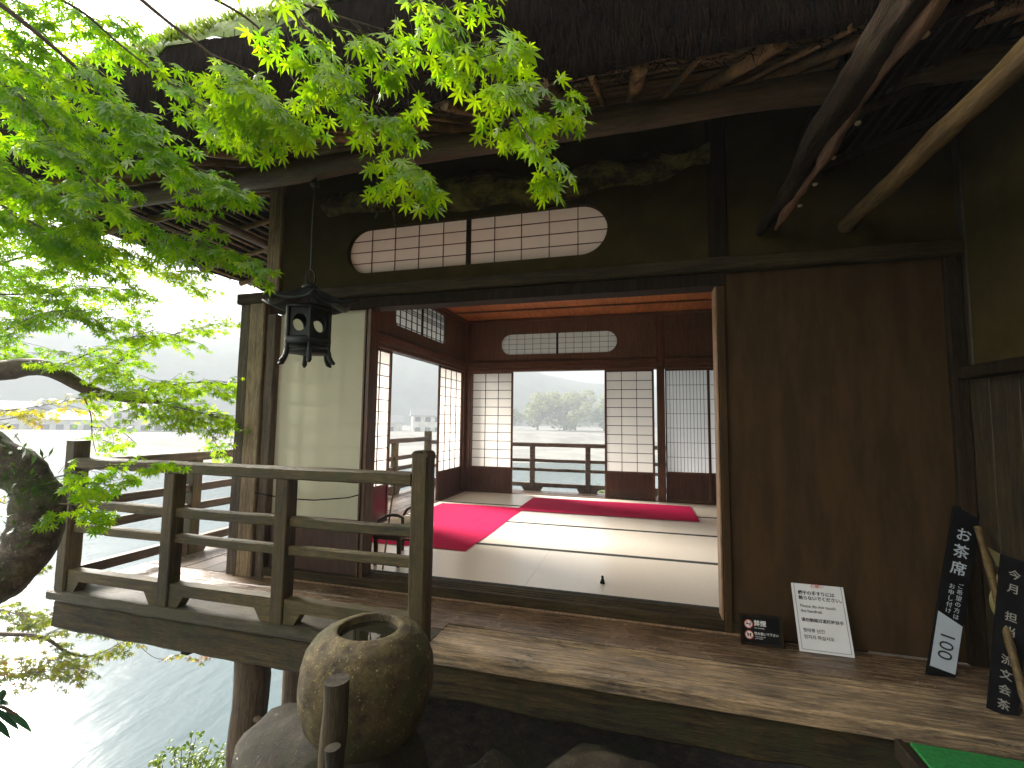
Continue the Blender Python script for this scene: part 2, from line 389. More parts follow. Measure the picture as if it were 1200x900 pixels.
# --- veranda deck (planks along X in front, along Y at the left and back)
vd = MB(); y = FY
widths = [.30, .05, .055, .26]
ys = [FY]
for w in (.245, .040, .042, .160, .153): ys.append(ys[-1]+w)
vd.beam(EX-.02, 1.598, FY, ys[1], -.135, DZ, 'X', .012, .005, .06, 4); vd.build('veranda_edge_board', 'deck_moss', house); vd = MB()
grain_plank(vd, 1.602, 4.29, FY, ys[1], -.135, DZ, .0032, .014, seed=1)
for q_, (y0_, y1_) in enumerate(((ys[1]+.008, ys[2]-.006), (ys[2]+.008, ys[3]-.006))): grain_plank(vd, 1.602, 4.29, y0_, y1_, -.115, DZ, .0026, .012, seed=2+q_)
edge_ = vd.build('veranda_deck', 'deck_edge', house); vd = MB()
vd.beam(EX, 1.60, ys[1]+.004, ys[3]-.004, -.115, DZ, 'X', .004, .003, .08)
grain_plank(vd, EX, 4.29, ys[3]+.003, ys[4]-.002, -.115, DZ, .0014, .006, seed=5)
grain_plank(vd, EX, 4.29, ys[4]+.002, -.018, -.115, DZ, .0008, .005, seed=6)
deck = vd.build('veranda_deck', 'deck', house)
vd = MB(); n = 6
for i in range(n):
    x0 = EX+(abs(EX)-.02)*i/n; x1 = EX+(abs(EX)-.02)*(i+1)/n
    vd.beam(x0+.003, x1-.003, -.012, BY+.02, -.115, DZ-.001+.002*(i % 2), 'Y', .004, .002, .3)
for i in range(5):
    y0 = D+.10+(BY-D-.10)*i/5; y1 = D+.10+(BY-D-.10)*(i+1)/5
    vd.beam(.0, 5.2, y0+.003, y1-.003, -.115, DZ-.001+.002*(i % 2), 'X', .004, .002, .3)
vd.build('veranda_deck', 'deck_y', house)
W(EX+.015, 4.9, FY+.03, FY+.20, -.33, -.137, 'X', .02, .012, .08).build('floor_beam', 'beam_moss', house)
W(EX+.05, EX+.19, FY+.21, BY-.05, -.30, -.119, 'Y', .015, .006).build('floor_beam', 'rail_y', house)
W(EX+.2, 4.9, -.02, .12, -.33, -.119, 'X', .015, .006).build('floor_beam', 'post_dark', house)
for xx, yy in ((-.9, 1.4), (-.9, 4.7), (3.0, 4.7), (1.2, .4), (3.2, .4)):
    MB().tube([(xx, yy, -.30), (xx, yy, -3.2)], .09, 12).build('support_post', 'post_log', house)
sp_ = MB(); pts = [(.375+.012*math.sin(i*1.3), -.49, -.34-i*.14) for i in range(24)]
sp_.tube(pts, [.098*(1+.012*i+.04*math.sin(i*2.1)) for i in range(24)], 16, .09, 4)
so = sp_.build('support_post', 'post_log', house)
MB().tube([(.45, -.52, -.68), (.52, -.545, -.675), (.535, -.55, -.67)], [.022, .02, .026], 8, .2).build('branch_stub', 'post_log', so)
# small nails/brackets hanging under the beam
B(-.06, .0, FY+.06, FY+.12, -.355, -.331, .004).build('bracket', 'black_wood', house)

# --- floor frame, sills
B(.0, RX, .03, D+.1, -.10, -.062).build('subfloor', 'black_wood', house)
sl = MB(); sl.beam(-.02, 3.2, -.015, .025, DZ, -.001, 'X', .004, .002)
sl.box(-.02, 3.2, .0255, .040, DZ+.01, -.014); sl.box(-.02, 3.2, .0405, .058, DZ+.01, -.001, .002); sl.box(-.02, 3.2, .0585, .073, DZ+.01, -.014)
sl.box(-.02, 3.2, .0735, .095, DZ+.01, -.001, .002); sl.box(-.02, 3.2, .0955, .110, DZ+.01, -.014); sl.box(-.02, 3.2, .1105, .150, DZ+.01, -.001, .002)
sl.build('door_sill', 'beam_x', house)
W(.0, 3.2, -.030, -.016, DZ+.001, DZ+.012, 'X', .003, .001).build('sill_strip', 'jamb', house)
B(.04, RX, D, D+.12, -.061, .004, .004).build('door_sill', 'red_wood_x', house)
B(-.12, .03, .15, D, -.061, .004, .004).build('door_sill', 'red_wood_y', house)

# --- front facade
W(-.25, -.105, -.045, .10, DZ, 2.01, 'Z', .008, .004).build('corner_post', 'post_grey', house)
W(-.345, -.253, -.035, .14, DZ, 2.03, 'Z', .006, .004).build('shutter_board', 'post_dark', house)
W(-.102, -.020, -.020, .10, DZ, 1.90, 'Z', .006, .003).build('side_jamb', 'post_dark', house)
W(-.130, -.004, -.030, .10, 2.072, 3.0, 'Z', .008, .003).build('corner_post', 'post_grey', house)
W(-.36, FX-.005, -.062, .02, 1.985, 2.068, 'X', .008, .004).build('lintel_beam', 'beam_x', house)
W(-.015, 3.16, -.030, .11, 1.905, 1.983, 'X', .004, .002).build('door_head', 'black_wood', house)
f3 = lambda x, z: (x, .0, z)
holed_plate([(0, 0, 2.07), (3.085, 0, 2.07), (3.085, 0, 2.98), (0, 0, 2.98)], stadium(.578, 2.49, 2.172, 2.512, f3), (0, .09, 0)).build('upper_wall', 'plaster', house)
W(3.088, 3.19, -.02, .09, 2.07, 2.98, 'Z', .006, .003).build('wall_post', 'black_wood', house)
B(3.193, FX+.10, .0, .09, 2.07, 2.98).build('upper_wall', 'plaster', house)
# oval transom window
def oval_window(x0, x1, z0, z1, ypap, ylat, nx, nz, matp, latw=.0045, front=-1):
    p = MB(); pts = stadium(x0-.01, x1+.01, z0-.01, z1+.01, lambda x, z: (x, ypap, z)); p.add(pts, [list(range(len(pts)))])
    w = p.build('transom_window', matp, house)
    l = MB(); r = (z1-z0)/2; zc = (z0+z1)/2; mid = (x0+x1)/2
    for i in range(1, nx):
        x = x0+(x1-x0)*i/nx
        if abs(x-mid) < .03: continue
        dx = max(0, x0+r-x, x-(x1-r)); h = math.sqrt(max(0, r*r-dx*dx)); l.box(x-latw/2, x+latw/2, ylat, ylat+.008, zc-h, zc+h)
    for k in range(1, nz):
        z = z0+(z1-z0)*k/nz; dx = r-math.sqrt(max(0, r*r-(z-zc)**2)); l.box(x0+dx, x1-dx, ylat+.001, ylat+.009, z-latw*.4, z+latw*.4)
    l.build('lattice', 'lath', w)
    B(mid-.016, mid+.016, ylat-.004, ylat+.012, z0, z1).build('centre_stile', 'black_wood', w); return w
oval_window(.578, 2.49, 2.172, 2.512, .045, .030, 10, 4, 'paper_oval')
# white paper panel at the left, dark board below
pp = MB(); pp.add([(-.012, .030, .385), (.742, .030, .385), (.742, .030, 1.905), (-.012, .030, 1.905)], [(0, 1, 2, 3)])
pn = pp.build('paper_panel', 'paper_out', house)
l = MB()
for i in range(1, 4): x = -.012+.754*i/4; l.box(x-.005, x+.005, .040, .050, .385, 1.905)
for i in range(1, 9): z = .385+1.52*i/9; l.box(-.012, .742, .0405, .0505, z-.004, z+.004)
l.build('lattice', 'lath', pn)
B(-.018, .745, .018, .05, -.0005, .383, .003).build('lower_panel', 'panel_wood', house)
jl = MB()
for x0, x1, y0 in ((.748, .765, .0), (.767, .782, .008), (.784, .806, -.004)): jl.beam(x0, x1, y0, .11, -.0005, 1.905, 'Z', .003, .0015)
jl.build('door_jamb', 'red_wood_z', house)
jr = MB().beam(3.112, 3.122, -.006, .11, -.0005, 1.905, 'Z', .003, .001); jr.build('door_jamb', 'jamb', house)
W(3.124, 3.165, -.022, .1, DZ, 1.983, 'Z', .004, .002).build('door_jamb', 'wall_board', house)
B(3.166, FX-.04, -.004, .09, DZ, 1.984).build('wall_panel', 'wall_board', house)
W(FX-.075, FX-.002, -.035, .09, DZ, 1.984, 'Z', .006, .003).build('wall_post', 'black_wood', house)

# --- sliding doors
def door(axis, a0, a1, w0, z0, z1, zpap, nx, nz, thin=.028, lat='lath', pap='paper', frame='red_wood_z', latw=.009, stile=.030, room=-1, vert_only=False, zoff=0):
    """a shoji door in plane axis; a along the wall, w0 the plane; room = direction of the room side"""
    def bx(mb, p0, p1, q0, q1, h0, h1, bev=.0):
        if axis == 'X': mb.box(p0, p1, min(q0, q1), max(q0, q1), h0, h1, bev)
        else: mb.box(min(q0, q1), max(q0, q1), p0, p1, h0, h1, bev)
    w1 = w0+thin
    f = MB(); bx(f, a0, a0+stile, w0, w1, z0, z1, .002); bx(f, a1-stile, a1, w0, w1, z0, z1, .002)
    bx(f, a0+stile, a1-stile, w0+.002, w1-.002, z1-.028, z1); bx(f, a0+stile, a1-stile, w0+.002, w1-.002, zpap-.025, zpap); bx(f, a0+stile, a1-stile, w0+.002, w1-.002, z0, z0+.03)
    o = f.build('sliding_door', frame, house)
    lo = MB(); bx(lo, a0+stile, a1-stile, w0+.008, w1-.008, z0+.03, zpap-.025); lo.build('lower_panel', 'panel_wood', o)
    yp = w1-.006 if room < 0 else w0+.006
    p = MB(); c = [(a0+stile*.5, zpap), (a1-stile*.5, zpap), (a1-stile*.5, z1-.02), (a0+stile*.5, z1-.02)]
    p.add([(a, yp, z) if axis == 'X' else (yp, a, z) for a, z in c], [(0, 1, 2, 3)]); p.build('paper_screen', pap, o)
    l = MB(); y0, y1 = (yp-.012, yp-.002) if room < 0 else (yp+.002, yp+.012)
    b0, b1 = a0+stile, a1-stile
    for i in range(1, nx): a = b0+(b1-b0)*i/nx; bx(l, a-latw/2, a+latw/2, y0, y1, zpap, z1-.028)
    for i in range(1, nz): z = zpap+(z1-.028-zpap)*i/nz; bx(l, b0, b1, y0+.001, y1-.001, z-latw/2, z+latw/2)
    l.build('lattice', lat, o); return o
door('X', .075, .770, D+.010, .004, KZ, .392, 3, 11)
door('X', 2.165, 2.868, D+.050, .004, KZ, .392, 3, 11)
door('X', 3.018, 3.595, D+.030, .004, KZ, .415, 12, 7, latw=.005, stile=.018, pap='paper_cool')
door('X', 3.597, 3.815, D+.062, .004, KZ, .415, 3, 7, latw=.005, stile=.018, pap='paper_cool')
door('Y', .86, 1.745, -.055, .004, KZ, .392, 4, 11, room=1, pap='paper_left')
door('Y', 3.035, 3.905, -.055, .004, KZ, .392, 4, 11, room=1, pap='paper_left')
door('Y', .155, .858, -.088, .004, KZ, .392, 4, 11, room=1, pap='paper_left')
# posts of the room
B(-.10, .072, D+.001, D+.12, -.06, CZ+.2, .004).build('room_post', 'red_wood_z', house)
B(-.10, .0, 3.907, D-.001, -.06, CZ+.2, .004).build('room_post', 'red_wood_z', house)
B(2.905, 3.012, D-.012, D+.12, -.06, CZ+.2, .006).build('room_post', 'red_wood_z', house)
# lintels
B(.0, RX, D-.012, D+.12, KZ+.001, KZ+.045, .003).build('door_head', 'red_wood_x', house)
B(.0, 2.904, D-.030, D+.02, KZ+.05, KZ+.150, .005).build('lintel_beam', 'red_wood_x', house)
B(3.014, RX, D-.030, D+.02, KZ+.05, KZ+.150, .005).build('lintel_beam', 'red_wood_x', house)
B(-.10, .012, .12, D-.032, KZ+.001, KZ+.045, .003).build('door_head', 'red_wood_y', house)
B(-.02, .030, .12, D-.032, KZ+.05, KZ+.150, .005).build('lintel_beam', 'red_wood_y', house)
# upper walls inside
fb = lambda x, z: (x, D+.005, z)
holed_plate([(.0, D+.005, KZ+.046), (2.905, D+.005, KZ+.046), (2.905, D+.005, CZ+.1), (0, D+.005, CZ+.1)], stadium(.567, 2.353, 2.135, 2.457, fb), (0, .06, 0)).build('upper_wall', 'brown_board', house)
B(3.012, RX, D+.005, D+.065, KZ+.046, CZ+.1).build('upper_wall', 'brown_board', house)
ow = oval_window(.567, 2.353, 2.135, 2.457, D+.045, D+.020, 14, 4, 'paper', .005)
fl = lambda y, z: (-.012, y, z)
holed_plate([(-.012, .12, KZ+.046), (-.012, D-.09, KZ+.046), (-.012, D-.09, CZ+.1), (-.012, .12, CZ+.1)], stadium(1.77, 3.19, 2.185, 2.605, fl, 5, .05), (-.06, 0, 0)).build('upper_wall', 'brown_board', house)
p = MB(); p.add([(-.055, 1.76, 2.175), (-.055, 3.2, 2.175), (-.055, 3.2, 2.615), (-.055, 1.76, 2.615)], [(0, 1, 2, 3)]); tw = p.build('transom_window', 'paper', house)
l = MB()
for i in range(1, 10):
    yy = 1.77+1.42*i/10; l.box(-.045, -.035, yy-.006, yy+.006, 2.185, 2.605)
for z in (2.215, 2.31, 2.40, 2.425, 2.45, 2.51, 2.535, 2.56): l.box(-.044, -.036, 1.77, 3.19, z-.004, z+.004)
l.build('lattice', 'lath', tw); B(-.048, -.030, 2.463, 2.497, 2.185, 2.605).build('centre_stile', 'black_wood', tw)
# right wall, front upper inside, ceiling
B(RX, RX+.08, .1, D+.1, -.06, CZ+.1).build('room_wall', 'brown_board', house)
B(3.124, RX, .1005, .11, -.06, CZ).build('room_wall', 'brown_board', house)
c = MB(); nb = 13
for i in range(nb): 
    x0 = RX*i/nb; c.box(x0+.001, x0+RX/nb-.001, .11, D, CZ+.012*(i % 2)*.3, CZ+.03)
c.build('ceiling', 'ceil_wood', house)
cb = MB()
for i in range(1, 6): cb.box(.0, RX, .1+i*.66, .124+i*.66, CZ-.022, CZ-.002, .002)
cb.build('ceiling_batten', 'red_wood_x', house)
B(.0, 2.904, D-.02, D+.0045, CZ-.045, CZ-.003, .003).build('cornice', 'red_wood_x', house)
B(3.013, RX, D-.02, D+.0045, CZ-.045, CZ-.003, .003).build('cornice', 'red_wood_x', house)
B(-.011, .022, .12, D-.022, CZ-.045, CZ-.003, .003).build('cornice', 'red_wood_y', house)
B(-.04, FX+.2, .02, D+.3, 2.99, 3.03).build('roof_boarding', 'black_wood', house)

# --- thatched roof
EY, EXL, EZ, TZ = -1.10, -1.50, 2.53, 3.09
XR, YR = 7.2, 6.3
roof = MB()
def jag(p, a=.02): return Vector(p)+noise.noise_vector(Vector(p)*2.3)*a+noise.noise_vector(Vector(p)*9)*a*.4
def surf(f, nu, nv, mb, a=.03, smooth=True):
    vs = [jag(f(i/nu, j/nv), a) for i in range(nu+1) for j in range(nv+1)]
    mb.add(vs, [[i*(nv+1)+j, (i+1)*(nv+1)+j, (i+1)*(nv+1)+j+1, i*(nv+1)+j+1] for i in range(nu) for j in range(nv)], smooth)
sagz = lambda t: .10*max(0, 1-t*4)**2
# vertical eave faces (front, left)
surf(lambda u, v: (lerp(EXL, XR, u), EY-.06*math.sin(v*2.6), lerp(EZ, TZ, v)), 120, 8, roof, .035)
surf(lambda u, v: (EXL-.06*math.sin(v*2.6), lerp(EY, YR, u), lerp(EZ+.05, TZ, v)), 90, 8, roof, .035)
surf(lambda u, v: (lerp(EXL, XR, u), YR, lerp(EZ, TZ, v)), 20, 2, roof, .02)
ro = roof.build('thatch_roof', 'thatch', house)
# sloping thatch with a hip, mossy
HX, HZ, HY = 1.55, 6.4, 2.6
top = MB()
surf(lambda u, v: (lerp(lerp(EXL, HX, v), lerp(XR, XR-2.4, v), u), lerp(EY-.03, HY, v), lerp(TZ, HZ, v**.80)), 90, 34, top, .06)
surf(lambda u, v: (lerp(EXL-.03, HX, v), lerp(lerp(EY, HY, v), lerp(YR, HY, v), u), lerp(TZ, HZ, v**.80)), 60, 34, top, .06)
surf(lambda u, v: (lerp(lerp(EXL, HX, v), lerp(XR, XR-2.4, v), u), lerp(YR, HY, v), lerp(TZ, HZ, v**.80)), 30, 12, top, .05)
tp = top.build('roof_slope', 'roofmoss', ro)
# moss tufts on the roof slope near its front left edge
tf = MB()
for i in range(2600):
    v = R.random()**2*.5; u = R.random()**1.4*.5
    x = lerp(lerp(EXL, HX, v), lerp(XR, XR-2.4, v), u); y0 = lerp(EY-.03, HY, v); z = lerp(TZ, HZ, v**.80)
    p = jag((x, y0, z), .06)
    if noise.noise(p*2.2) < -.12: continue
    for k in range(3):
        d = Vector((R.uniform(-1, 1), R.uniform(-1.2, .4), R.uniform(.2, 1.3))).normalized()*R.uniform(.03, .085); s_ = Vector((R.uniform(-1, 1), R.uniform(-1, 1), 0)).normalized()*.010
        tf.add([p-s_, p+s_, p+d], [(0, 1, 2)], tint=R.random())
tf.build('moss_tuft', 'leaf_shrub', ro)['kind'] = 'stuff'
# straw fringe along the eave edges
fr = MB()
def straw(p, d, w=.004):
    p = Vector(p); d = Vector(d); s_ = d.cross(Vector((.3, .7, .2))).normalized()*w; t_ = d.cross(s_).normalized()*w
    fr.add([p-s_, p+s_, p+t_, p+d], [(0, 1, 3), (1, 2, 3), (2, 0, 3)])
for i in range(3600):
    x = R.uniform(EXL, 5.2); h = R.random()**2*.5
    straw((x, EY-.045-R.random()*.03-.03*math.sin(h*4), EZ+.03+h), (R.uniform(-.02, .02), R.uniform(-.02, .03), -R.uniform(.05, .12)), R.uniform(.002, .004))
for i in range(1600):
    x = R.uniform(EXL, 5.2)
    straw((x, EY+R.uniform(-.04, .10), EZ+.02), (R.uniform(-.06, .06), R.uniform(-.06, .02), -R.uniform(.02, .05)), .003)
for i in range(1800):
    yy = R.uniform(EY, YR); h = R.random()**2*.5
    straw((EXL-.045-R.random()*.03, yy, EZ+.08+h), (R.uniform(-.03, .02), R.uniform(-.02, .02), -R.uniform(.05, .12)), R.uniform(.002, .004))
fr.build('straw_fringe', 'straw', ro)['kind'] = 'stuff'
# underside: reed layer, laths, bamboo rafters, eave logs
LZ, LY, LXE = 2.575, -.70, -.60
def und(y): return EZ+.015+(y-EY)*.42           # front underside height
u_ = MB()
surf(lambda u, v: (lerp(lerp(EXL, 0, v), XR, u), lerp(EY, .02, v), und(lerp(EY, .02, v))+.045), 40, 6, u_, .01)
surf(lambda u, v: (lerp(EXL, 0, v), lerp(lerp(EY, .02, v), YR, u), und(lerp(EY, .02, v))+.045), 40, 6, u_, .01)
u_.build('reed_layer', 'thatch', ro)
la = MB()
for k in range(13):
    yy = EY+.03+k*.058; z = und(yy)+.026
    x0 = lerp(EXL, 0, (yy-EY)/1.12)
    la.tube([(x0+i*.55, yy+R.uniform(-.006, .006), z+R.uniform(-.005, .005)) for i in range(int((5.4-x0)/.55)+2)], R.uniform(.008, .013), 6)
    xx = EXL+(yy-EY)/1.12*1.5
    la.tube([(xx+R.uniform(-.006, .006), yy+i*.6, z+R.uniform(-.005, .005)) for i in range(int((6.2-yy)/.6)+1)], R.uniform(.008, .013), 6)
for k in range(8):
    yy = EY+.8+k*.05
    xx = EXL+(yy-EY)/1.12*1.5
    if xx < -.02: la.tube([(xx, yy+i*.6, und(yy)+.026) for i in range(int((6.2-yy)/.6)+1)], R.uniform(.008, .012), 6)
la.build('lath_layer', 'bamboo_x', ro)
def raft(a, b, r, m='rafter'):
    a = Vector(a); b = Vector(b); n = 6
    MB().tube([a.lerp(b, i/n) for i in range(n+1)], [r*(1+.05*math.sin(i*2.2)) for i in range(n+1)], 10).build('rafter', m, ro)
x = 1.3
k = 0
while x < 4.6:
    th = R.uniform(.026, .034) if k % 2 == 0 else R.uniform(.011, .015)
    sl_ = max(-1.5, min(1.1, (x-2.55)*.75)); raft((x+sl_*.40+R.uniform(-.02, .02), EY+.02, und(EY)-.012), (x-sl_*.60, -.08, und(-.08)-.012), th); x += R.uniform(.15, .22); k += 1
# fan of rafters at the corner
for i, t in enumerate((.02, .16, .30, .44, .58, .72, .86)):
    xe = lerp(EXL+.10, .72, t); raft((xe, EY+.03, und(EY)-.012), (lerp(-.18, .72, t), -.10, und(-.10)-.012), .026 if i % 2 else .030)
for i in range(15):
    yy = lerp(EY+.3, 5.9, (i/14)**1.05); ye = max(yy+ (.55*(1-i/6) if i < 6 else 0), .05)
    raft((EXL+.04, yy, und(EY)-.005), (-.08, ye, und(-.06)-.015), R.uniform(.022, .03), 'bamboo_x')
raft((EXL+.05, EY+.06, und(EY)-.03), (-.05, .0, und(0)-.06), .045, 'log')
def logt(name, a, b, r, m, par, rough=.05):
    a = Vector(a); b = Vector(b); n = 40
    return MB().tube([a.lerp(b, i/n)+noise.noise_vector(Vector((i*.3, 1, 2)))*.012 for i in range(n+1)], [r*(1+.05*math.sin(i*.9)) for i in range(n+1)], 14, rough, 5).build(name, m, par)
logt('eave_log', (-.75, LY, LZ), (5.0, LY, LZ), .062, 'log', ro)
logt('eave_log', (LXE, -.62, LZ+.10), (LXE, 5.8, LZ+.10), .040, 'log', ro)
# rough moss-covered log over the oval window
g = MB(); n = 90
pts = [Vector((.50+2.58*i/n, -.17+.02*math.sin(i*.25), 2.600+.040*math.sin(i*.075+.4)+.012*math.sin(i*.31))) for i in range(n+1)]
g.tube(pts, [.045+.045*abs(math.sin(math.pi*min(1, (i+6)/n*.97)))**.6+.008*math.sin(i*.5) for i in range(n+1)], 30, .50, 9, aniso=(.22, 1, 1))
gl = g.build('mossy_log', 'gnarl', house)
st = MB()
for px_, l_ in ((1.08, .10), (1.12, .05), (1.33, .05), (1.38, .06), (2.12, .05), (2.2, .06), (1.6, .03), (.95, .03)):
    st = MB(); st.tube([(px_, -.20, 2.55), (px_+R.uniform(-.01, .02), -.21, 2.50), (px_+R.uniform(-.01, .03), -.215, 2.50-l_)], [.012, .009, .005], 6, .2); st.build('root_stub', 'gnarl', gl)
pass

# ------------------------------------------------------------------ wing building at the right
wing = thing('side_wing', 'dark side wing at the right with plank wall and ochre plaster above', 'building', (FX, -2, DZ))
wb = MB(); yy = -.002
while yy > -5.5:
    w_ = R.uniform(.16, .24); wb.beam(FX, FX+.05, yy-w_+.004, yy, DZ-.4, 1.335, 'Z', .003, .003); yy -= w_
wb.build('plank_wall', 'wing_board', wing)
B(FX+.01, FX+.10, -5.5, -.001, 1.40, 3.2).build('plaster_wall', 'wing_plaster', wing)
W(FX-.055, FX+.05, -5.5, -.003, 1.337, 1.398, 'Y', .005, .003).build('wall_rail', 'black_wood', wing)
W(FX+.001, FX+.07, -.06, -.002, 1.40, 3.2, 'Z').build('wall_post', 'wing_board', wing)
B(FX-.0015, FX+.06, .0, .10, DZ-.3, 2.069).build('corner_board', 'black_wood', wing)
# lean-to roof over the wing wall: dark boarding, rafters, eave poles
wr = MB(); wr.prism([(3.56, -5.6, 2.46), (6.5, -5.6, 3.52), (6.5, -5.6, 3.78), (3.54, -5.6, 2.70)], (0, 5.52, 0)); wroof = wr.build('lean_to_roof', 'thatch', wing)
for i in range(12):
    yy = -.25-i*.44; MB().tube([(3.58, yy, 2.435), (4.2, yy, 2.655), (4.9, yy, 2.905)], .022, 8).build('rafter', 'black_wood', wroof)
lw = MB()
for i in range(16): xx = 3.60+i*.065; lw.tube([(xx, yq, 2.46+(xx-3.56)*.36-.008) for yq in (-.1, -2.6, -5.5)], .008, 6)
lw.build('lath_layer', 'black_wood', wroof)
bp = MB(); yy = .0
bpts = [(3.80, .02-.11*i, 2.205+.004*math.sin(i)) for i in range(48)]; brad = []
for i in range(48): brad.append(.039*(1.10 if i % 4 == 0 else 1.0))
bp.tube(bpts, brad, 20); bpo = bp.build('bamboo_pole', 'bamboo', wing)
gn = MB(); n = 60
gp = [Vector((3.365+.010*math.sin(i*.31), .0-.075*i, 2.205+.010*math.sin(i*.23+1))) for i in range(n+1)]
gn.tube(gp, [.026+.028*min(1, i/16)+.003*math.sin(i*1.3) for i in range(n+1)], 26, .34, 17, aniso=(1, .22, 1))
gno = gn.build('gnarled_log', 'gnarl_y', wing)
sw = MB(); sw.tube([p+Vector((.038, 0, -.040-.008*math.sin(i*.7))) for i, p in enumerate(gp)][2:46], [.010+.016*abs(math.sin(i*.4)) for i in range(44)], 8, .5, 12); sw.build('split_face', 'split', gno)
for i in (6, 9, 12, 15, 20, 27):
    p = gp[i]+Vector((.066, 0, -.055)); MB().lathe([(.002, .007), (.008, .005), (.011, 0), (.007, -.005), (.002, -.007)], p, 10, .006, 30).build('bracket_fungus', 'fungus', gno)

# ------------------------------------------------------------------ tatami, felt, small things in the room
names = ['front row by the door sill', 'second row from the sill', 'third row from the sill', 'back row under the paper doors']
for r_ in range(4):
    for s_ in range(2):
        x0, x1 = .032+s_*1.893, .032+s_*1.893+1.891; y0, y1 = .152+.955*r_, .152+.955*(r_+1)-.002
        if r_ == 3: y1 = D-.002
        side = ('left half, nearest the chair' if r_ == 0 else 'left half, half covered by felt') if s_ == 0 else ('right half, bare straw' if r_ < 2 else 'right half, far from the chair')
        lab = ['tatami mat, ' + names[r_] + ', ' + side]
        t = thing('tatami_mat', lab[0], 'tatami mat', ((x0+x1)/2, (y0+y1)/2, -.055), 'tatami mats on the tea room floor')
        B(x0, x1, y0+.030, y1-.030, -.060, .0).build('rush_surface', 'tatami', t)
        B(x0, x1, y0, y0+.0295, -.060, .001).build('border', 'heri', t); B(x0, x1, y1-.0295, y1, -.060, .001).build('border', 'heri', t)
def felt(name, x0, x1, y0, y1, z, label):
    mb = MB(); nx, ny = 60, 50; vs = []
    for i in range(nx+1):
        for j in range(ny+1):
            x = lerp(x0, x1, i/nx); y_ = lerp(y0, y1, j/ny); w_ = .012*noise.noise(Vector((x*2, y_*2, z*90)))
            hz = .0025*abs(noise.noise(Vector((x*4, y_*4, 3))))+.0015*noise.noise(Vector((x*16, y_*3, 7)))
            vs.append((x+w_, y_+w_*1.2, z+max(0, hz)))
    mb.add(vs, [[i*(ny+1)+j, (i+1)*(ny+1)+j, (i+1)*(ny+1)+j+1, i*(ny+1)+j+1] for i in range(nx) for j in range(ny)], True)
    k = len(mb.v); mb.add([(v[0], v[1], .0018) for v in vs[:1]], [])
    o = mb.build(name, 'felt'); tag(o, label, 'felt carpet', 'crimson felt carpets on the mats'); return o
felt('felt_carpet', .13, 1.255, .83, 2.87, .004, 'crimson felt carpet running from the chair toward the left window')
felt('felt_carpet', 1.18, 3.30, 2.70, 3.69, .0085, 'crimson felt carpet laid along the back paper doors, longest side to them')

ch = thing('low_chair', 'low dark wooden armchair with curved arms and a cream cushion', 'chair', (.96, .50, 0))
cx0, cx1, cy0, cy1 = .73, .925, .28, .70
for xx, yy in ((cx0, cy0), (cx1, cy0), (cx0, cy1), (cx1, cy1)):
    MB().tube([(xx, yy, .002), (xx+.004, yy, .12), (xx, yy, .235)], [.014, .017, .019], 10).build('leg', 'chairwood', ch)
B(cx0-.02, cx1+.02, cy0-.02, cy1+.02, .195, .236, .01, 2).build('seat', 'chairwood', ch)
cs = MB(); bm = bmesh.new(); bmesh.ops.create_uvsphere(bm, u_segments=24, v_segments=12, radius=1)
s3 = lambda a: math.copysign(abs(a)**.45, a)
for v in bm.verts: v.co = Vector(((cx0+cx1)/2+.108*s3(v.co.x), (cy0+cy1)/2+.205*s3(v.co.y), .270+.034*s3(v.co.z)))
cs.bm(bm, True); cs.build('cushion', 'cushion', ch)
for yy in (cy0-.005, cy1+.005):
    MB().tube([(cx0-.02, yy, .225), (cx0-.005, yy, .28), (cx0+.03, yy, .34), (cx0+.09, yy, .372), (cx0+.14, yy, .382), (cx1-.01, yy, .380), (cx1+.03, yy, .365), (cx1+.035, yy, .225)], .012, 10).build('armrest', 'chairwood', ch)
    B(cx0+.02, cx1-.02, yy-.008, yy+.008, .08, .100, .003).build('stretcher', 'chairwood', ch)
o = MB().tube([(.845, .20, .002), (.80, .35, .33), (.765, .47, .60)], .007, 8).build('thin_stick', 'jamb'); tag(o, 'thin pale stick leaning beside the low chair at the left jamb', 'stick')
o = MB().lathe([(.004, .052), (.009, .045), (.007, .034), (.012, .022), (.016, .008), (.018, .001), (.0, .001)], (2.42, .39, .001), 10, .004, 40).build('paperweight', 'black'); tag(o, 'tiny black figure-like weight alone on the front mat', 'weight')

# ------------------------------------------------------------------ railings
def arch_rail(mb, axis, a0, a1, feet, w0, w1, ztop=.068, zb=DZ+.001, zarch=.0, gap=.115):
    """base rail cut away between the feet"""
    prof = [(a0, ztop), (a0, zb)]
    for i, f in enumerate(feet):
        if f-gap > a0+.02: prof += [(f-gap-.045, zarch), (f-gap, zb)]
        if f+gap < a1-.02: prof += [(f+gap, zb), (f+gap+.045, zarch)]
    prof += [(a1, zb if feet[-1]+gap >= a1-.02 else zarch), (a1, ztop)]
    pts = [(a, w0, z) if axis == 'X' else (w0, a, z) for a, z in prof]
    mb.prism(pts, (0, w1-w0, 0) if axis == 'X' else (w1-w0, 0, 0)); return mb
def tall_post(par, x, y0, top, w=.048, mat='rail_z', rnd=False):
    mb = MB(); mb.beam(x-w, x+w, y0-w, y0+w, DZ+.002, top-(.03 if rnd else 0), 'Z', .012, .003)
    if rnd:
        for k in range(5):
            z = top-.032+.032*math.sin((k+1)/5*math.pi/2); s0 = w*math.cos(k/5*math.pi/2*.92); s1 = w
            mb.box(x-s0, x+s0, y0-w+.001, y0+w-.001, z-.013, z, .003)
    return mb.build('post', mat, par)
RYF = -.60
fr_ = thing('veranda_railing', 'mossy wooden handrail along the front edge, ending beside the stone basin', 'railing', (.25, RYF, DZ), 'wooden railings round the veranda')
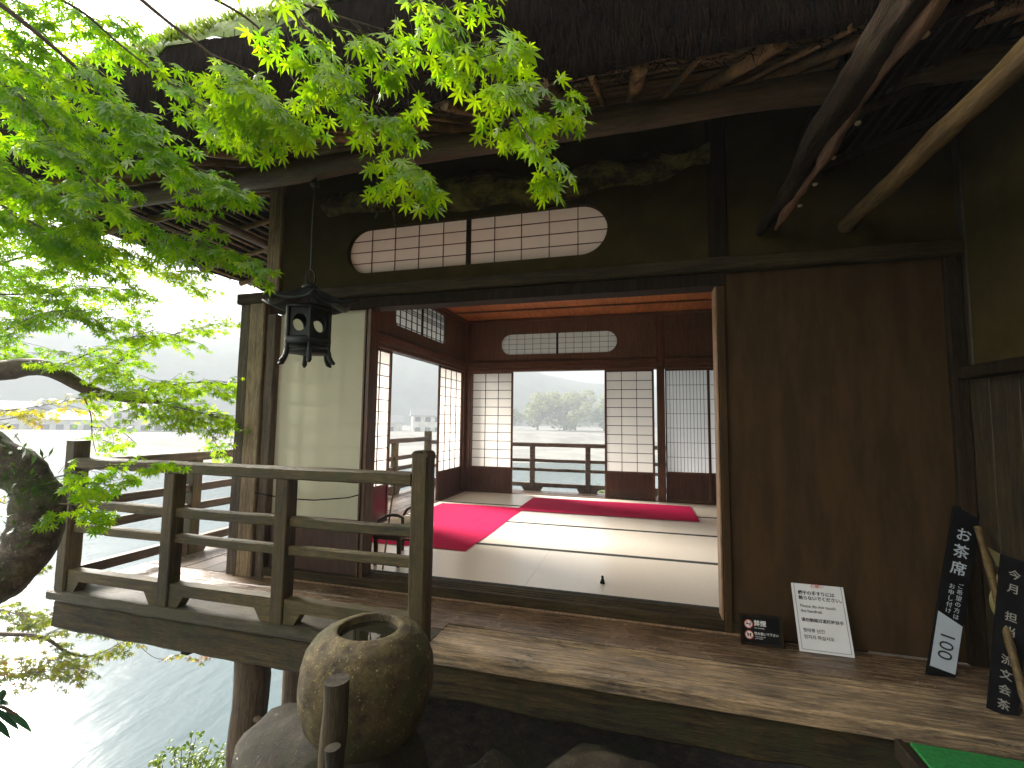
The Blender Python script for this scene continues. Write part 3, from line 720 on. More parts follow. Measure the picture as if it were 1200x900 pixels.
tall_post(fr_, -1.085, RYF, .93, .050); tall_post(fr_, 1.545, RYF, .935, .050, rnd=True)
for xx in (-.19, .665): W(xx-.044, xx+.044, RYF-.044, RYF+.044, DZ+.002, .742, 'Z', .006, .004).build('post', 'rail_z', fr_)
def seg_rail(par, segs, y0, z0, z1, t, m='rail_x'):
    for a, b in segs: W(a, b, y0-t, y0+t, z0, z1, 'X', .008, .005).build('rail', m, par)
seg_rail(fr_, [(-1.034, 1.494)], RYF, .744, .812, .050)
seg_rail(fr_, [(-1.034, -.236), (-.144, .619), (.711, 1.494)], RYF, .468, .528, .022)
seg_rail(fr_, [(-1.034, -.236), (-.144, .619), (.711, 1.494)], RYF, .310, .366, .022)
mb = MB(); arch_rail(mb, 'X', -1.034, -.236, [-1.085, -.19], RYF-.032, RYF+.032); mb.build('base_rail', 'rail_x', fr_)
mb = MB(); arch_rail(mb, 'X', -.144, .619, [-.19, .665], RYF-.032, RYF+.032); mb.build('base_rail', 'rail_x', fr_)
mb = MB(); arch_rail(mb, 'X', .711, 1.494, [.665, 1.545], RYF-.032, RYF+.032); mb.build('base_rail', 'rail_x', fr_)
LXR = -1.085; BYR = 4.90
lr = thing('veranda_railing', 'dark wooden handrail along the left side of the veranda, above the river', 'railing', (LXR, 2.2, DZ), 'wooden railings round the veranda')
lp = [.29, 1.4, 2.55, 3.72]
for yy in lp: W(LXR-.044, LXR+.044, yy-.044, yy+.044, DZ+.002, .725, 'Z', .006, .003).build('post', 'rail_z', lr)
tall_post(lr, LXR, BYR, .90, .055)
ends = [-.549]+[v for yy in lp for v in (yy-.046, yy+.046)]+[BYR-.057]
W(LXR-.05, LXR+.05, -.549, BYR-.057, .727, .800, 'Y', .008, .004).build('rail', 'rail_y', lr)
for i in range(0, len(ends), 2):
    W(LXR-.022, LXR+.022, ends[i], ends[i+1], .455, .520, 'Y', .006, .003).build('rail', 'rail_y', lr)
    W(LXR-.022, LXR+.022, ends[i], ends[i+1], .290, .355, 'Y', .006, .003).build('rail', 'rail_y', lr)
    mb = MB(); c0 = ends[i]-.05; c1 = ends[i+1]+.05
    arch_rail(mb, 'Y', ends[i], ends[i+1], [c0, c1], LXR-.032, LXR+.032); mb.build('base_rail', 'rail_y', lr)
br = thing('veranda_railing', 'dark wooden handrail along the back, seen through the middle doorway', 'railing', (2, BYR, DZ), 'wooden railings round the veranda')
bx_ = [-.05, .882, 1.826, 2.77, 3.71]
for xx in bx_: W(xx-.040, xx+.040, BYR-.040, BYR+.040, DZ+.002, .668, 'Z', .006, .003).build('post', 'rail_grey', br)
ends = [LXR+.057]+[v for xx in bx_ for v in (xx-.042, xx+.042)]+[5.1]
W(LXR+.057, 5.1, BYR-.045, BYR+.045, .670, .735, 'X', .008, .003).build('rail', 'rail_grey', br)
for i in range(0, len(ends), 2):
    W(ends[i], ends[i+1], BYR-.022, BYR+.022, .410, .462, 'X', .005, .003).build('rail', 'rail_grey', br)
    W(ends[i], ends[i+1], BYR-.022, BYR+.022, .255, .305, 'X', .005, .003).build('rail', 'rail_grey', br)
    mb = MB(); arch_rail(mb, 'X', ends[i], ends[i+1], [ends[i]-.05, ends[i+1]+.05], BYR-.032, BYR+.032, .06, DZ+.001, -.005, .15); mb.build('base_rail', 'rail_grey', br)
cd = MB().tube([(-.07, -.075, .548), (.2, -.08, .522), (.45, -.08, .524), (.72, -.075, .555), (.79, -.055, .575)], .0045, 6).build('cord', 'black'); tag(cd, 'thin dark cord sagging across the white paper panel', 'cord')

# ------------------------------------------------------------------ hanging lantern
LX, LYY = .845, -.70

ln = thing('hanging_lantern', 'dark bronze hexagonal lantern hanging on a rod from the eave log', 'lantern', (LX, LYY, 1.44))
MB().tube([(LX+.005, LYY, 2.58), (LX-.004, LYY, 2.25), (LX, LYY, 1.995)], .006, 8).build('hanging_rod', 'iron', ln)
MB().lathe([(.012, .0), (.026, .015), (.026, .035), (.010, .05)], (LX, LYY, 2.49), 12).build('hook_plate', 'iron', ln)
rg = MB(); rg.tube([(LX+.032*math.sin(t), LYY, 1.945+.052*math.cos(t)) for t in [2*math.pi*i/16 for i in range(17)]], .0055, 8); rg.build('ring', 'iron', ln)
MB().lathe([(.0, .022), (.016, .018), (.034, .010), (.046, -.005), (.040, -.018), (.030, -.024)], (LX, LYY, 1.897), 18).build('finial', 'iron', ln)
ln.location.z = 1.44
def hexpt(r, a, z): return Vector((LX+r*math.cos(a), LYY+r*math.sin(a), z))
A0 = rad(14); rf = MB(); rows = [(.03, 1.885), (.07, 1.872), (.12, 1.848), (.18, 1.815), (.222, 1.795), (.246, 1.795)]
vs = []; seg = 60
for (r, z) in rows:
    for j in range(seg):
        a = 2*math.pi*j/seg; k = (a % (math.pi/3))-math.pi/6
        rr = r*(math.cos(math.pi/6)/math.cos(k)*.35+.65*(1+.0)); cornr = abs(k)/(math.pi/6)
        rr = r*(.86+.14*cornr**3) + (.035*cornr**8 if r > .2 else 0); vs.append(hexpt(rr, a+A0, z+(.030*cornr**6 if r > .2 else 0)-(.012 if r < .26 and r > .1 else 0)*(1-cornr)))
n_ = len(rows)
fs = [[i*seg+j, i*seg+(j+1) % seg, (i+1)*seg+(j+1) % seg, (i+1)*seg+j] for i in range(n_-1) for j in range(seg)]
vs2 = [v-Vector((0, 0, .012)) for v in vs]; m_ = len(vs)
fs += [[m_+i for i in f][::-1] for f in fs] + [[(n_-1)*seg+j, (n_-1)*seg+(j+1) % seg, m_+(n_-1)*seg+(j+1) % seg, m_+(n_-1)*seg+j] for j in range(seg)]
rf.add(vs+vs2, fs, True); rf.build('lantern_roof', 'iron', ln)
body = MB(); RB = .122
MB().lathe([(.0, 0), (RB+.01, 0), (RB+.016, -.012), (RB+.006, -.022), (.0, -.022)], (LX, LYY, 1.772), 6, rot=A0).build('upper_ring', 'iron', ln)
for j in range(6):
    a = A0+j*math.pi/3; b = a+math.pi/3; p0 = hexpt(RB, a, 0); p1 = hexpt(RB, b, 0); t = (p1-p0); wl = t.length; t.normalize(); nrm = Vector((t.y, -t.x, 0))
    f = lambda s, z: (p0.x+t.x*s, p0.y+t.y*s, z)
    zc = 1.668; ov = [f(wl/2+.040*math.cos(q), zc+.050*math.sin(q)) for q in [2*math.pi*i/20 for i in range(20)]]
    pm = holed_plate([f(.0, 1.592), f(wl, 1.592), f(wl, 1.749), f(.0, 1.749)], ov, -nrm*.008); pm.build('side_panel', 'iron', ln)
    MB().tube([hexpt(RB+.002, a, 1.76), hexpt(RB+.002, a, 1.51)], .010, 8).build('corner_bar', 'iron', ln)
    MB().tube([hexpt(RB+.002, a, 1.512), hexpt(RB+.008, a, 1.480), hexpt(RB+.022, a, 1.455), hexpt(RB+.040, a, 1.444)], [.013, .014, .015, .008], 8).build('foot', 'iron', ln)
MB().lathe([(.0, 0), (RB+.006, 0), (RB+.014, -.010), (RB+.014, -.038), (RB+.004, -.046), (.0, -.046)], (LX, LYY, 1.590), 6, rot=A0).build('base_ring', 'iron', ln)
MB().lathe([(.0, 0), (RB-.01, 0), (RB+.004, -.008), (RB+.004, -.022), (.0, -.028)], (LX, LYY, 1.528), 6, rot=A0).build('bottom_plate', 'iron', ln)

ln.location.z -= .035
# ------------------------------------------------------------------ stone basin and rocks, stakes
BC = Vector((1.622, -1.20, .078))
bs = thing('stone_basin', 'round mossy stone water basin in front of the railing end', 'water basin', BC-Vector((0, 0, .29)))
prof = [(r_*.875, z_*.85) for r_, z_ in [(.12, -.285), (.215, -.24), (.265, -.165), (.288, -.07), (.290, .0), (.286, .07), (.266, .135), (.228, .185), (.186, .210), (.150, .221), (.138, .218), (.132, .20), (.129, .13), (.10, .09), (.0, .085)]]
fine = []
for (a, b) in zip(prof[:-1], prof[1:]):
    for k in range(4): fine.append((lerp(a[0], b[0], k/4), lerp(a[1], b[1], k/4)))
MB().lathe(fine, BC, 72, .008, 7).build('basin_bowl', 'stone', bs)
MB().lathe([(.115, .162), (.0, .162)], BC, 40).build('water_surface', 'basin_water', bs)
def rock(c, s, seed, label, name='garden_rock', mat='rock', sub=4):
    bm = bmesh.new(); bmesh.ops.create_icosphere(bm, subdivisions=sub, radius=1); off = Vector((seed*3.7, seed*1.9, seed*5.1))
    for v in bm.verts:
        p = v.co.copy(); k = 1+.28*noise.noise(p*1.2+off)+.12*noise.noise(p*2.8+off)+.05*noise.noise(p*7+off); v.co = Vector((p.x*s[0]*k, p.y*s[1]*k, p.z*s[2]*k))+Vector(c)
    mb = MB(); mb.bm(bm, True); o = mb.build(name, mat); tag(o, label, 'rock', 'rocks under the veranda edge'); return o
rock((1.46, -1.16, -.425), (.40, .34, .34), 1, 'mossy rock carrying the stone basin')
rock((2.60, -1.02, -.45), (.34, .28, .28), 2, 'smooth grey rock rising at the bottom edge under the deck')
rock((2.02, -.82, -.62), (.18, .16, .18), 4, 'dark rough rock in shade between basin and grey rock')
rock((1.98, -1.15, -.60), (.16, .16, .16), 5, 'small shaded rock just right of the basin foot')
rock((3.3, -.95, -.66), (.28, .22, .16), 7, 'low dark rock under the right part of the deck')
def stake(x, y, z0, z1, r, label, seed):
    mb = MB(); n = 14; mb.tube([(x+.006*math.sin(i+seed), y, lerp(z0, z1, i/n)) for i in range(n+1)], [r*(1+.04*math.sin(i*1.7+seed)) for i in range(n+1)], 16, .06, 14)
    o = mb.build('wooden_stake', 'stake'); tag(o, label, 'stake', 'stakes beside the basin')
stake(1.735, -1.57, -.75, .266, .040, 'thick round stake standing in front of the basin', 1)
stake(1.785, -1.64, -.75, .115, .023, 'thin short stake close against the thick one before the basin', 2)
stake(.96, -.95, -1.4, -.55, .045, 'short stake rising beside the support post at the bottom edge', 3)
# step with green mat
gs = thing('green_step', 'low wooden step topped with a green mat, lower right corner', 'step', (4.0, -1.1, -.45))
B(3.655, 4.29, -1.75, -.715, -.112, -.100, .003).build('green_mat', 'green', gs)
W(3.640, 4.29, -1.78, -.700, -.155, -.113, 'Y', .005, .003).build('step_board', 'wing_board', gs)
W(3.612, 3.640, -1.78, -.700, -.175, -.104, 'Y', .004, .003).build('edge_strip', 'wing_board', gs)
for yy in (-1.7, -.8):
    for xx in (3.68, 4.22): B(xx-.03, xx+.03, yy-.03, yy+.03, -.62, -.156, .004).build('leg', 'wing_board', gs)

# ------------------------------------------------------------------ signs
def board(name, o, r, u, w, h, t, mat, label, cat, group=None, frame=None, fmat=None):
    o, r, u = Vector(o), Vector(r).normalized(), Vector(u).normalized(); n = r.cross(u).normalized()
    th = thing(name, label, cat, o, group)
    mb = MB(); mb.prism([o, o+r*w, o+r*w+u*h, o+u*h], -n*t); mb.build('board', mat, th)
    if frame:
        for (a, b, c, d_) in ((0, w, 0, frame), (0, w, h-frame, h), (0, frame, frame, h-frame), (w-frame, w, frame, h-frame)):
            m2 = MB(); m2.prism([o+r*a+u*c+n*.004, o+r*b+u*c+n*.004, o+r*b+u*d_+n*.004, o+r*a+u*d_+n*.004], -n*(t+.006)); m2.build('frame', fmat, th)
    return th, o, r, u, n
def disc(mb, o, r, u, n, cx, cy, ra, rb=0, seg=28, a0=0, a1=2*math.pi):
    pts = []
    for i in range(seg+1):
        a = a0+(a1-a0)*i/seg
        pts.append(o+r*(cx+ra*math.cos(a))+u*(cy+ra*math.sin(a))+n*.0012); pts.append(o+r*(cx+rb*math.cos(a))+u*(cy+rb*math.sin(a))+n*.0012)
    mb.add(pts, [[2*i, 2*i+2, 2*i+3, 2*i+1] for i in range(seg)])
def bar(mb, o, r, u, n, x0, y0, x1, y1, w, lift=.0016):
    d = Vector((x1-x0, y1-y0)).normalized(); p = Vector((-d.y, d.x))*w/2
    mb.add([o+r*(x+s*p.x)+u*(y_+s*p.y)+n*lift for x, y_, s in ((x0, y0, 1), (x1, y1, 1), (x1, y1, -1), (x0, y0, -1))], [(0, 1, 2, 3)])
# white notice leaning on the wall
th, o, r, u, n = board('notice_sign', (3.462, -.115, DZ+.002), (1, .0, .0), (0, .34, .94), .245, .355, .006, 'signwhite', 'white notice board with handrail warning leaning on brown wall', 'sign')
ib = MB()
for (x0, y0, x1, y1) in ((.012, .012, .233, .012), (.012, .343, .233, .343), (.012, .012, .012, .343), (.233, .012, .233, .343)): bar(ib, o, r, u, n, x0, y0, x1, y1, .0018)
ib.build('border_line', 'inkblack', th)
F_ = lambda x, y_: (o+r*x+u*y_, r, u, n)
text('お願い', .022, F_(.122, .318), th, 'inkred', 'CENTER')
text('欄干の手すりには\n触らないでください。', .0215, F_(.026, .268), th, 'inkblack', bold=.0004, spacing=1.15)
text('Please do not touch\nthe handrail.', .0205, F_(.028, .205), th, 'inkblack', spacing=1.15)
text('请勿触碰过道栏杆扶手', .0195, F_(.026, .150), th, 'inkblack', bold=.0003)
text('툇마루 난간\n만지지 마십시오', .0205, F_(.028, .085), th, 'inkblack', bold=.0002, spacing=1.5)
# small black no-smoking plate in a wooden frame
th, o, r, u, n = board('door_sign', (3.185, -.120, DZ+.002), (1, .02, 0), (0, .22, .97), .205, .150, .010, 'black', 'small black no smoking plate in wooden frame on deck', 'sign', None, .012, 'black_wood')
F_ = lambda x, y_: (o+r*x+u*y_, r, u, n)
d1 = MB(); disc(d1, o, r, u, n, .042, .102, .021); disc(d1, o, r, u, n, .042, .050, .021); d1.build('icon_disc', 'white', th)
d2 = MB()
for cy_ in (.102, .050):
    disc(d2, o+n*.001, r, u, n, .042, cy_, .0215, .0175); bar(d2, o, r, u, n, .029, cy_+.013, .055, cy_-.013, .004, .003)
d2.build('icon_ring', 'inkred', th)
d3 = MB(); bar(d3, o, r, u, n, .028, .102, .056, .102, .005, .0024); bar(d3, o, r, u, n, .050, .108, .056, .112, .003, .0024)
for sx in (-1, 1):
    disc(d3, o+n*.001, r, u, n, .042+sx*.0065, .054, .0045); bar(d3, o, r, u, n, .042+sx*.0065, .057, .042+sx*.0055, .041, .006, .0024)
d3.build('icon_mark', 'inkblack', th)
text('禁煙', .030, F_(.068, .107), th, 'white', bold=.0006)
text('No smoking', .0095, F_(.070, .086), th, 'white')
text('靴を脱いで下さい', .0145, F_(.068, .058), th, 'white', bold=.0003)
text('Please take off\nyour shoes', .0085, F_(.070, .040), th, 'white')
# tall black signboard leaning in the corner
b0 = Vector((3.965, -.20, DZ+.003)); tvec = Vector((4.20, -.035, .70))-b0
th, o, r, u, n = board('tea_seat_sign', b0, (1, .05, -.30), tvec, .112, tvec.length, .014, 'black', 'tall black signboard with white tea-seat characters leaning in corner', 'sign')
F_ = lambda x, y_: (o+r*x+u*y_, r, u, n)
H = tvec.length
for i, c_ in enumerate('お茶席'): text(c_, .068, F_(.056, H-.135-i*.083), th, 'labelgrey', 'CENTER', bold=.0008)
for i, c_ in enumerate('ご希望の方は'): text(c_, .026, F_(.076, H-.378-i*.029), th, 'labelgrey', 'CENTER')
for i, c_ in enumerate('お申し付け'): text(c_, .026, F_(.042, H-.390-i*.029), th, 'labelgrey', 'CENTER')
lb = MB(); lb.add([o+r*a+u*b+n*.002 for a, b in ((.004, .045), (.108, .045), (.108, H-.555), (.002, H-.520))], [(0, 1, 2, 3)]); lb.build('paper_label', 'labelgrey', th)
text('100', .085, (o+r*.052+u*(.155)+n*.002, -u, r, n), th, 'inkblack', 'CENTER')
# second dark signboard at the right, bamboo stick, khaki cloth
b0 = Vector((4.055, -.44, DZ+.003)); tvec = Vector((4.185, -.36, .545))-b0
th, o, r, u, n = board('duty_sign', b0, (1, -.25, -.30), tvec, .095, tvec.length, .012, 'black', 'narrow dark signboard with small white characters behind the bamboo stick', 'sign')
F_ = lambda x, y_: (o+r*x+u*y_, r, u, n); H = tvec.length
for i, c_ in enumerate('今月 担当 流文会茶'):
    if c_ != ' ': text(c_, .040, F_(.046, H-.07-i*.058), th, 'fadedpaint', 'CENTER', bold=.0004)
bk = MB(); a, b = Vector((4.245, -.115, .612)), Vector((4.09, -.63, DZ+.016)); n_ = 24
bk.tube([a.lerp(b, i/n_) for i in range(n_+1)], [.014*(1.16 if i % 5 == 0 else 1) for i in range(n_+1)], 12); o = bk.build('bamboo_stick', 'bamboo'); tag(o, 'yellowish bamboo stick leaning across the dark corner signs', 'stick')
kc = MB(); surf(lambda u, v: (4.282-.02*math.sin(v*7), lerp(-.12, -.42, u), lerp(.20, .53-.05*u, v)), 10, 14, kc, .012); o = kc.build('hanging_cloth', 'khaki'); tag(o, 'khaki cloth hanging on plank wall behind the bamboo stick', 'cloth')

# ------------------------------------------------------------------ ground, river, far shore
WZ = -5.2
def ground_z(x, y):
    e = x-(1.0+.25*math.sin(y*.9)+max(0, y-.5)*.55)          # the bank falls away to the left and to the back
    z = -.72
    if e < 0: z -= min(6.0, (-e)*1.9)
    z += .10*noise.noise(Vector((x*.9, y*.9, 0)))+.05*noise.noise(Vector((x*3, y*3, 1)))
    if y < -4.2: z += (-4.2-y)*.45*max(0, min(1, (x+3.5)/3))  # unseen rise behind the viewer, shaped to block sky light from the facade
    if x > 5: z += (x-5)*.25
    return max(z, WZ-.8)
gm = MB(); nx, ny = 150, 120; gx = [-14+30*i/nx for i in range(nx+1)]; gy = [-20+34*j/ny for j in range(ny+1)]
gm.add([(x, y_, ground_z(x, y_)) for x in gx for y_ in gy], [[i*(ny+1)+j, (i+1)*(ny+1)+j, (i+1)*(ny+1)+j+1, i*(ny+1)+j+1] for i in range(nx) for j in range(ny)], True)
tag(gm.build('ground', 'soil'), kind='structure')
wm = MB(); wm.add([(-2500, -900, WZ), (2500, -900, WZ), (2500, 2500, WZ), (-2500, 2500, WZ)], [(0, 1, 2, 3)]); tag(wm.build('river', 'water'), kind='structure')
# far shore: gravel bar, bank, plain, hills; the river runs across the view
fs_dir = Vector((math.sin(-.55), math.cos(-.55), 0)); fs_rt = Vector((fs_dir.y, -fs_dir.x, 0)); BASE = Vector((CAM.x, CAM.y, 0))
def fp(s, d, z=0): return BASE+fs_rt*s+fs_dir*d+Vector((0, 0, z))
def sheet(name, f, nu, nv, mat, label=None, **kw):
    mb = MB(); vs = [f(i/nu, j/nv) for i in range(nu+1) for j in range(nv+1)]
    mb.add(vs, [[i*(nv+1)+j, (i+1)*(nv+1)+j, (i+1)*(nv+1)+j+1, i*(nv+1)+j+1] for i in range(nu) for j in range(nv)], True)
    return tag(mb.build(name, mat), kind='structure')
sheet('gravel_bank', lambda u, v: fp(lerp(-260, 260, u), lerp(62+6*noise.noise(Vector((u*9, 0, 0))), 100, v), WZ-.5+1.3*min(1, v*2)+.3*noise.noise(Vector((u*30, v*4, 2)))), 120, 10, 'gravel')
sheet('far_bank', lambda u, v: fp(lerp(-900, 900, u), lerp(98, 900, v), WZ+lerp(.6, 3.2, min(1, v*60))+.4*noise.noise(Vector((u*40, v*10, 5)))), 160, 60, 'gravel')
def hillf(d0, d1, hmax, seed, fall):
    def f(u, v):
        s = lerp(-1500, 1500, u); d = lerp(d0, d1, v); ridge = math.sin(math.pi*min(1, v*1.0))**.8
        prof_ = hmax*(.62+.45*noise.noise(Vector((s/420+seed, seed, 0)))+.18*noise.noise(Vector((s/120+seed, seed, 3))))*fall(s)
        return fp(s, d, WZ+1+min(100, max(0, prof_))*ridge+3*noise.noise(Vector((s/26, d/26, seed))))
    return f
sheet('near_hill', hillf(300, 560, 100, 3.3, lambda s: 1.12-.50/(1+math.exp(-(s-105)/30))), 200, 26, 'hill')
sheet('far_hill', hillf(900, 1900, 95, 8.1, lambda s: 1.0), 160, 22, 'hill')

# ------------------------------------------------------------------ foliage
def leaf_shape(lobes, n5=False):
    """outline of a palmate maple leaf in its own plane, stem at the origin, tip along +y"""
    L = [(-128, .42), (-82, .74), (-40, .93), (0, 1.0), (40, .93), (82, .74), (128, .42)] if lobes == 7 else [(-95, .62), (-45, .92), (0, 1.0), (45, .92), (95, .62)]
    pts = []; c = Vector((0, .0))
    for i, (a, l_) in enumerate(L):
        a_ = rad(a); d = Vector((math.sin(a_), math.cos(a_))); p = Vector((d.y, -d.x)); w = .095*l_+.024
        if i == 0: pts.append(Vector((0, 0))+d.orthogonal()*0)
        pts += [d*l_*.55-p*w, d*l_, d*l_*.55+p*w]
        if i < len(L)-1:
            b_ = rad((a+L[i+1][0])/2); pts.append(Vector((math.sin(b_), math.cos(b_)))*.22*min(l_, L[i+1][1])/.8)
    out = [Vector((p.x, p.y, -.10*(p.x*p.x+p.y*p.y)-.10*abs(p.x))) for p in pts]
    return out
LEAF7 = leaf_shape(7); LEAF5 = leaf_shape(5)
def put_leaf(mb, p, y_, nrm, size, shape, tint):
    y_ = Vector(y_).normalized(); nrm = Vector(nrm); nrm = (nrm-y_*nrm.dot(y_)).normalized(); x_ = y_.cross(nrm)
    k = R.uniform(.6, 1.8)
    vs = [p+x_*v.x*size+y_*v.y*size+nrm*v.z*size*k for v in shape]; c = p+y_*size*.12
    n_ = len(vs); mb.add([c]+vs, [(0, 1+i, 1+(i+1) % n_) for i in range(n_)], tint=tint)
def catmull(P, n=8):
    P = [Vector(p) for p in P]; Q = [P[0]*2-P[1]]+P+[P[-1]*2-P[-2]]; out = []
    for i in range(1, len(Q)-2):
        for k in range(n):
            t = k/n; a, b, c, d = Q[i-1], Q[i], Q[i+1], Q[i+2]
            out.append(.5*((2*b)+(c-a)*t+(2*a-5*b+4*c-d)*t*t+(3*b-a-3*c+d)*t**3))
    out.append(P[-1]); return out
UP = Vector((0, 0, 1))
def spray(mbL, mbT, start, direc, length, size, shape, spacing, droop=.25, face=None, tw=.0022, tintb=0, sub=True, wid=.5):
    """a leafy twig: zig-zag shoot with paired leaves and a few side shoots"""
    p = Vector(start); d = Vector(direc).normalized(); pts = [p.copy()]; n_ = max(2, int(length/spacing))
    for i in range(n_):
        d = (d+Vector((R.uniform(-.16, .16), R.uniform(-.16, .16), R.uniform(-.12, .12)))-UP*droop*.12).normalized(); p = p+d*spacing; pts.append(p.copy())
        side = d.cross(UP); side = side.normalized() if side.length > .05 else Vector((1, 0, 0))
        for s_ in (-1, 1):
            if R.random() < .12: continue
            ld = (side*s_*R.uniform(.4, 1.0)+d*R.uniform(.1, .8)-UP*R.uniform(.15, .9)*(1.1 if face else 1)).normalized(); pet = size*(R.uniform(.55, 1.0) if face else R.uniform(.35, .6)); q = p+ld*pet
            nn = UP*R.uniform(.35, 1)+Vector((R.uniform(-.5, .5), R.uniform(-.5, .5), 0))
            if face: nn += face*R.uniform(.1, 1.5)
            put_leaf(mbL, q, ld-UP*R.uniform(0, .9 if face else .5), nn, size*R.uniform(.65, 1.15), shape, min(1, max(0, R.random()*.8+tintb+R.uniform(-.1, .1))))
        if sub and R.random() < wid and i < n_-1:
            s_ = R.choice((-1, 1)); spray(mbL, mbT, p, d*.6+side*s_*.9-UP*.2, length*(1-i/n_)*R.uniform(.35, .65), size*.95, shape, spacing, droop, face, tw*.7, tintb, False)
    put_leaf(mbL, p, d-UP*.4, UP+Vector((R.uniform(-.4, .4), R.uniform(-.4, .4), 0)), size, shape, R.random()*.8)
    mbT.tube(pts, [tw*(1-.6*i/len(pts)) for i in range(len(pts))], 5, cap=False)
toc = lambda p: (CAM-Vector(p)).normalized()

# 1. the big maple: curved trunk at the left, boughs over the eave in front of the roof
T1 = thing('maple_tree', 'old maple with curved mossy trunk and bright leaves hanging before the eave', 'tree', at(-40, 760, 2.35))
tb = MB()
tp_ = catmull([at(-320, 900, 2.3), at(-170, 790, 2.35), at(-75, 722, 2.35), at(-5, 676, 2.38), at(36, 638, 2.4), at(46, 594, 2.42), at(28, 556, 2.44), at(-12, 530, 2.42), at(-110, 490, 2.35), at(-230, 380, 2.2), at(-280, 120, 1.9), at(-250, -120, 1.75)], 8)
nt_ = len(tp_); tb.tube(tp_, [lerp(.150, .098, min(1, i/(nt_*.50)))*(1+.06*math.sin(i*.8)) for i in range(nt_)], 22, .20, 6); tb.build('trunk', 'bark', T1)
fe = MB()
for i in range(420):
    k = R.randint(14, 60); p = tp_[k]+Vector((R.uniform(-.13, .13), R.uniform(-.13, .05), R.uniform(.0, .14))); d = Vector((R.uniform(-1, 1), R.uniform(-1, .5), R.uniform(-.5, 1))).normalized()*R.uniform(.03, .08); s_ = d.cross(UP).normalized()*.008
    fe.add([p, p+d*.5-s_, p+d, p+d*.5+s_], [(0, 1, 2, 3)], tint=R.random())
fe.build('moss_fern', 'fern', T1)['kind'] = 'stuff'
L1, K1 = MB(), MB()
S7 = .049
boughs = [
  [at(-250, -120, 1.75), at(-90, -60, 1.6), at(120, -40, 1.5), at(300, -30, 1.45), at(440, -22, 1.45), at(490, 10, 1.47), at(530, 40, 1.5), at(575, 88, 1.52), at(625, 110, 1.54), at(660, 125, 1.55)],
  [at(300, -30, 1.45), at(345, 15, 1.5), at(372, 60, 1.54), at(400, 100, 1.58), at(440, 145, 1.62), at(480, 185, 1.64), at(495, 203, 1.64)],
  [at(120, -40, 1.5), at(190, 20, 1.55), at(245, 62, 1.6), at(285, 98, 1.65), at(330, 140, 1.7)],
  [at(-90, -60, 1.6), at(20, 20, 1.65), at(90, 80, 1.75), at(150, 140, 1.85), at(220, 190, 1.9), at(270, 215, 1.92)],
  [at(-200, 20, 1.9), at(-60, 70, 1.85), at(20, 110, 1.9), at(80, 180, 1.95), at(140, 240, 2.0), at(215, 275, 2.05), at(300, 315, 2.1)],
  [at(-220, 150, 2.1), at(-90, 160, 2.0), at(0, 190, 2.05), at(60, 230, 2.1), at(110, 262, 2.15)],
  [at(440, -22, 1.45), at(505, 15, 1.45), at(560, 42, 1.46), at(600, 48, 1.47)],
  [at(575, 88, 1.52), at(600, 130, 1.5), at(622, 165, 1.48), at(636, 185, 1.47)],
  [at(300, -30, 1.45), at(330, -5, 1.35), at(400, 20, 1.33), at(450, 35, 1.33)],
  [at(-90, -60, 1.6), at(0, -30, 1.7), at(90, 10, 1.9), at(150, 60, 2.0), at(230, 120, 2.05), at(290, 160, 2.1)],
  [at(-200, 20, 1.9), at(-100, 20, 2.0), at(0, 50, 2.1), at(60, 110, 2.2), at(110, 160, 2.25)],
  [at(-220, 150, 2.1), at(-120, 200, 2.2), at(-30, 225, 2.3), at(40, 262, 2.35), at(100, 290, 2.4)],
  [at(120, -40, 1.5), at(230, -10, 1.6), at(300, 30, 1.7), at(335, 80, 1.75), at(360, 120, 1.78)],
  [at(-200, 20, 1.9), at(-100, -30, 1.9), at(-20, 5, 1.95), at(40, 30, 2.0), at(100, 20, 2.05), at(150, 40, 2.1)],
]
reg = [(24, 13), (19, 12), (19, 12), (32, 13), (42, 14), (32, 14), (8, 5), (8, 5), (9, 8), (14, 0), (34, 0), (34, 0), (0, 0), (26, 0)]
for bi, bgh in enumerate(boughs):
    cp_ = catmull(bgh, 7); n_ = len(cp_); r0 = (.014, .007, .007, .010, .010, .009, .003, .003, .005, .008, .008, .008, .006, .007)[bi]
    K1.tube(cp_, [lerp(r0, .0018, i/n_) for i in range(n_)], 7, .1, 20)
    st_ = int(n_*(.48 if bi in (0, 2) else .62 if bi == 9 else .35 if bi == 3 else .1)); ns = reg[bi][0]
    for k in range(ns):
        i = min(n_-2, st_+int((n_-st_)*(k+R.random())/ns)); p = cp_[i]; d = (cp_[i+1]-cp_[i]).normalized(); side = d.cross(UP).normalized()
        ln_ = R.uniform(.14, .30)*(1.0 if bi not in (6, 7) else .5)*(1.15 if bi in (3, 4, 5) else 1)
        tail = i/n_ > .8
        if tail: ln_ *= .5
        dd = d*R.uniform(.2, 1)+side*R.choice((-1, 1))*R.uniform(.2, 1.0)-UP*R.uniform(-.25, .45)
        spray(L1, K1, p, dd, ln_, S7*(1.0 if bi not in (4, 5) else .95), LEAF7, .052, .18, toc(p), .0016, .05 if bi in (0, 1, 2, 6, 7, 8, 12) else -.25)
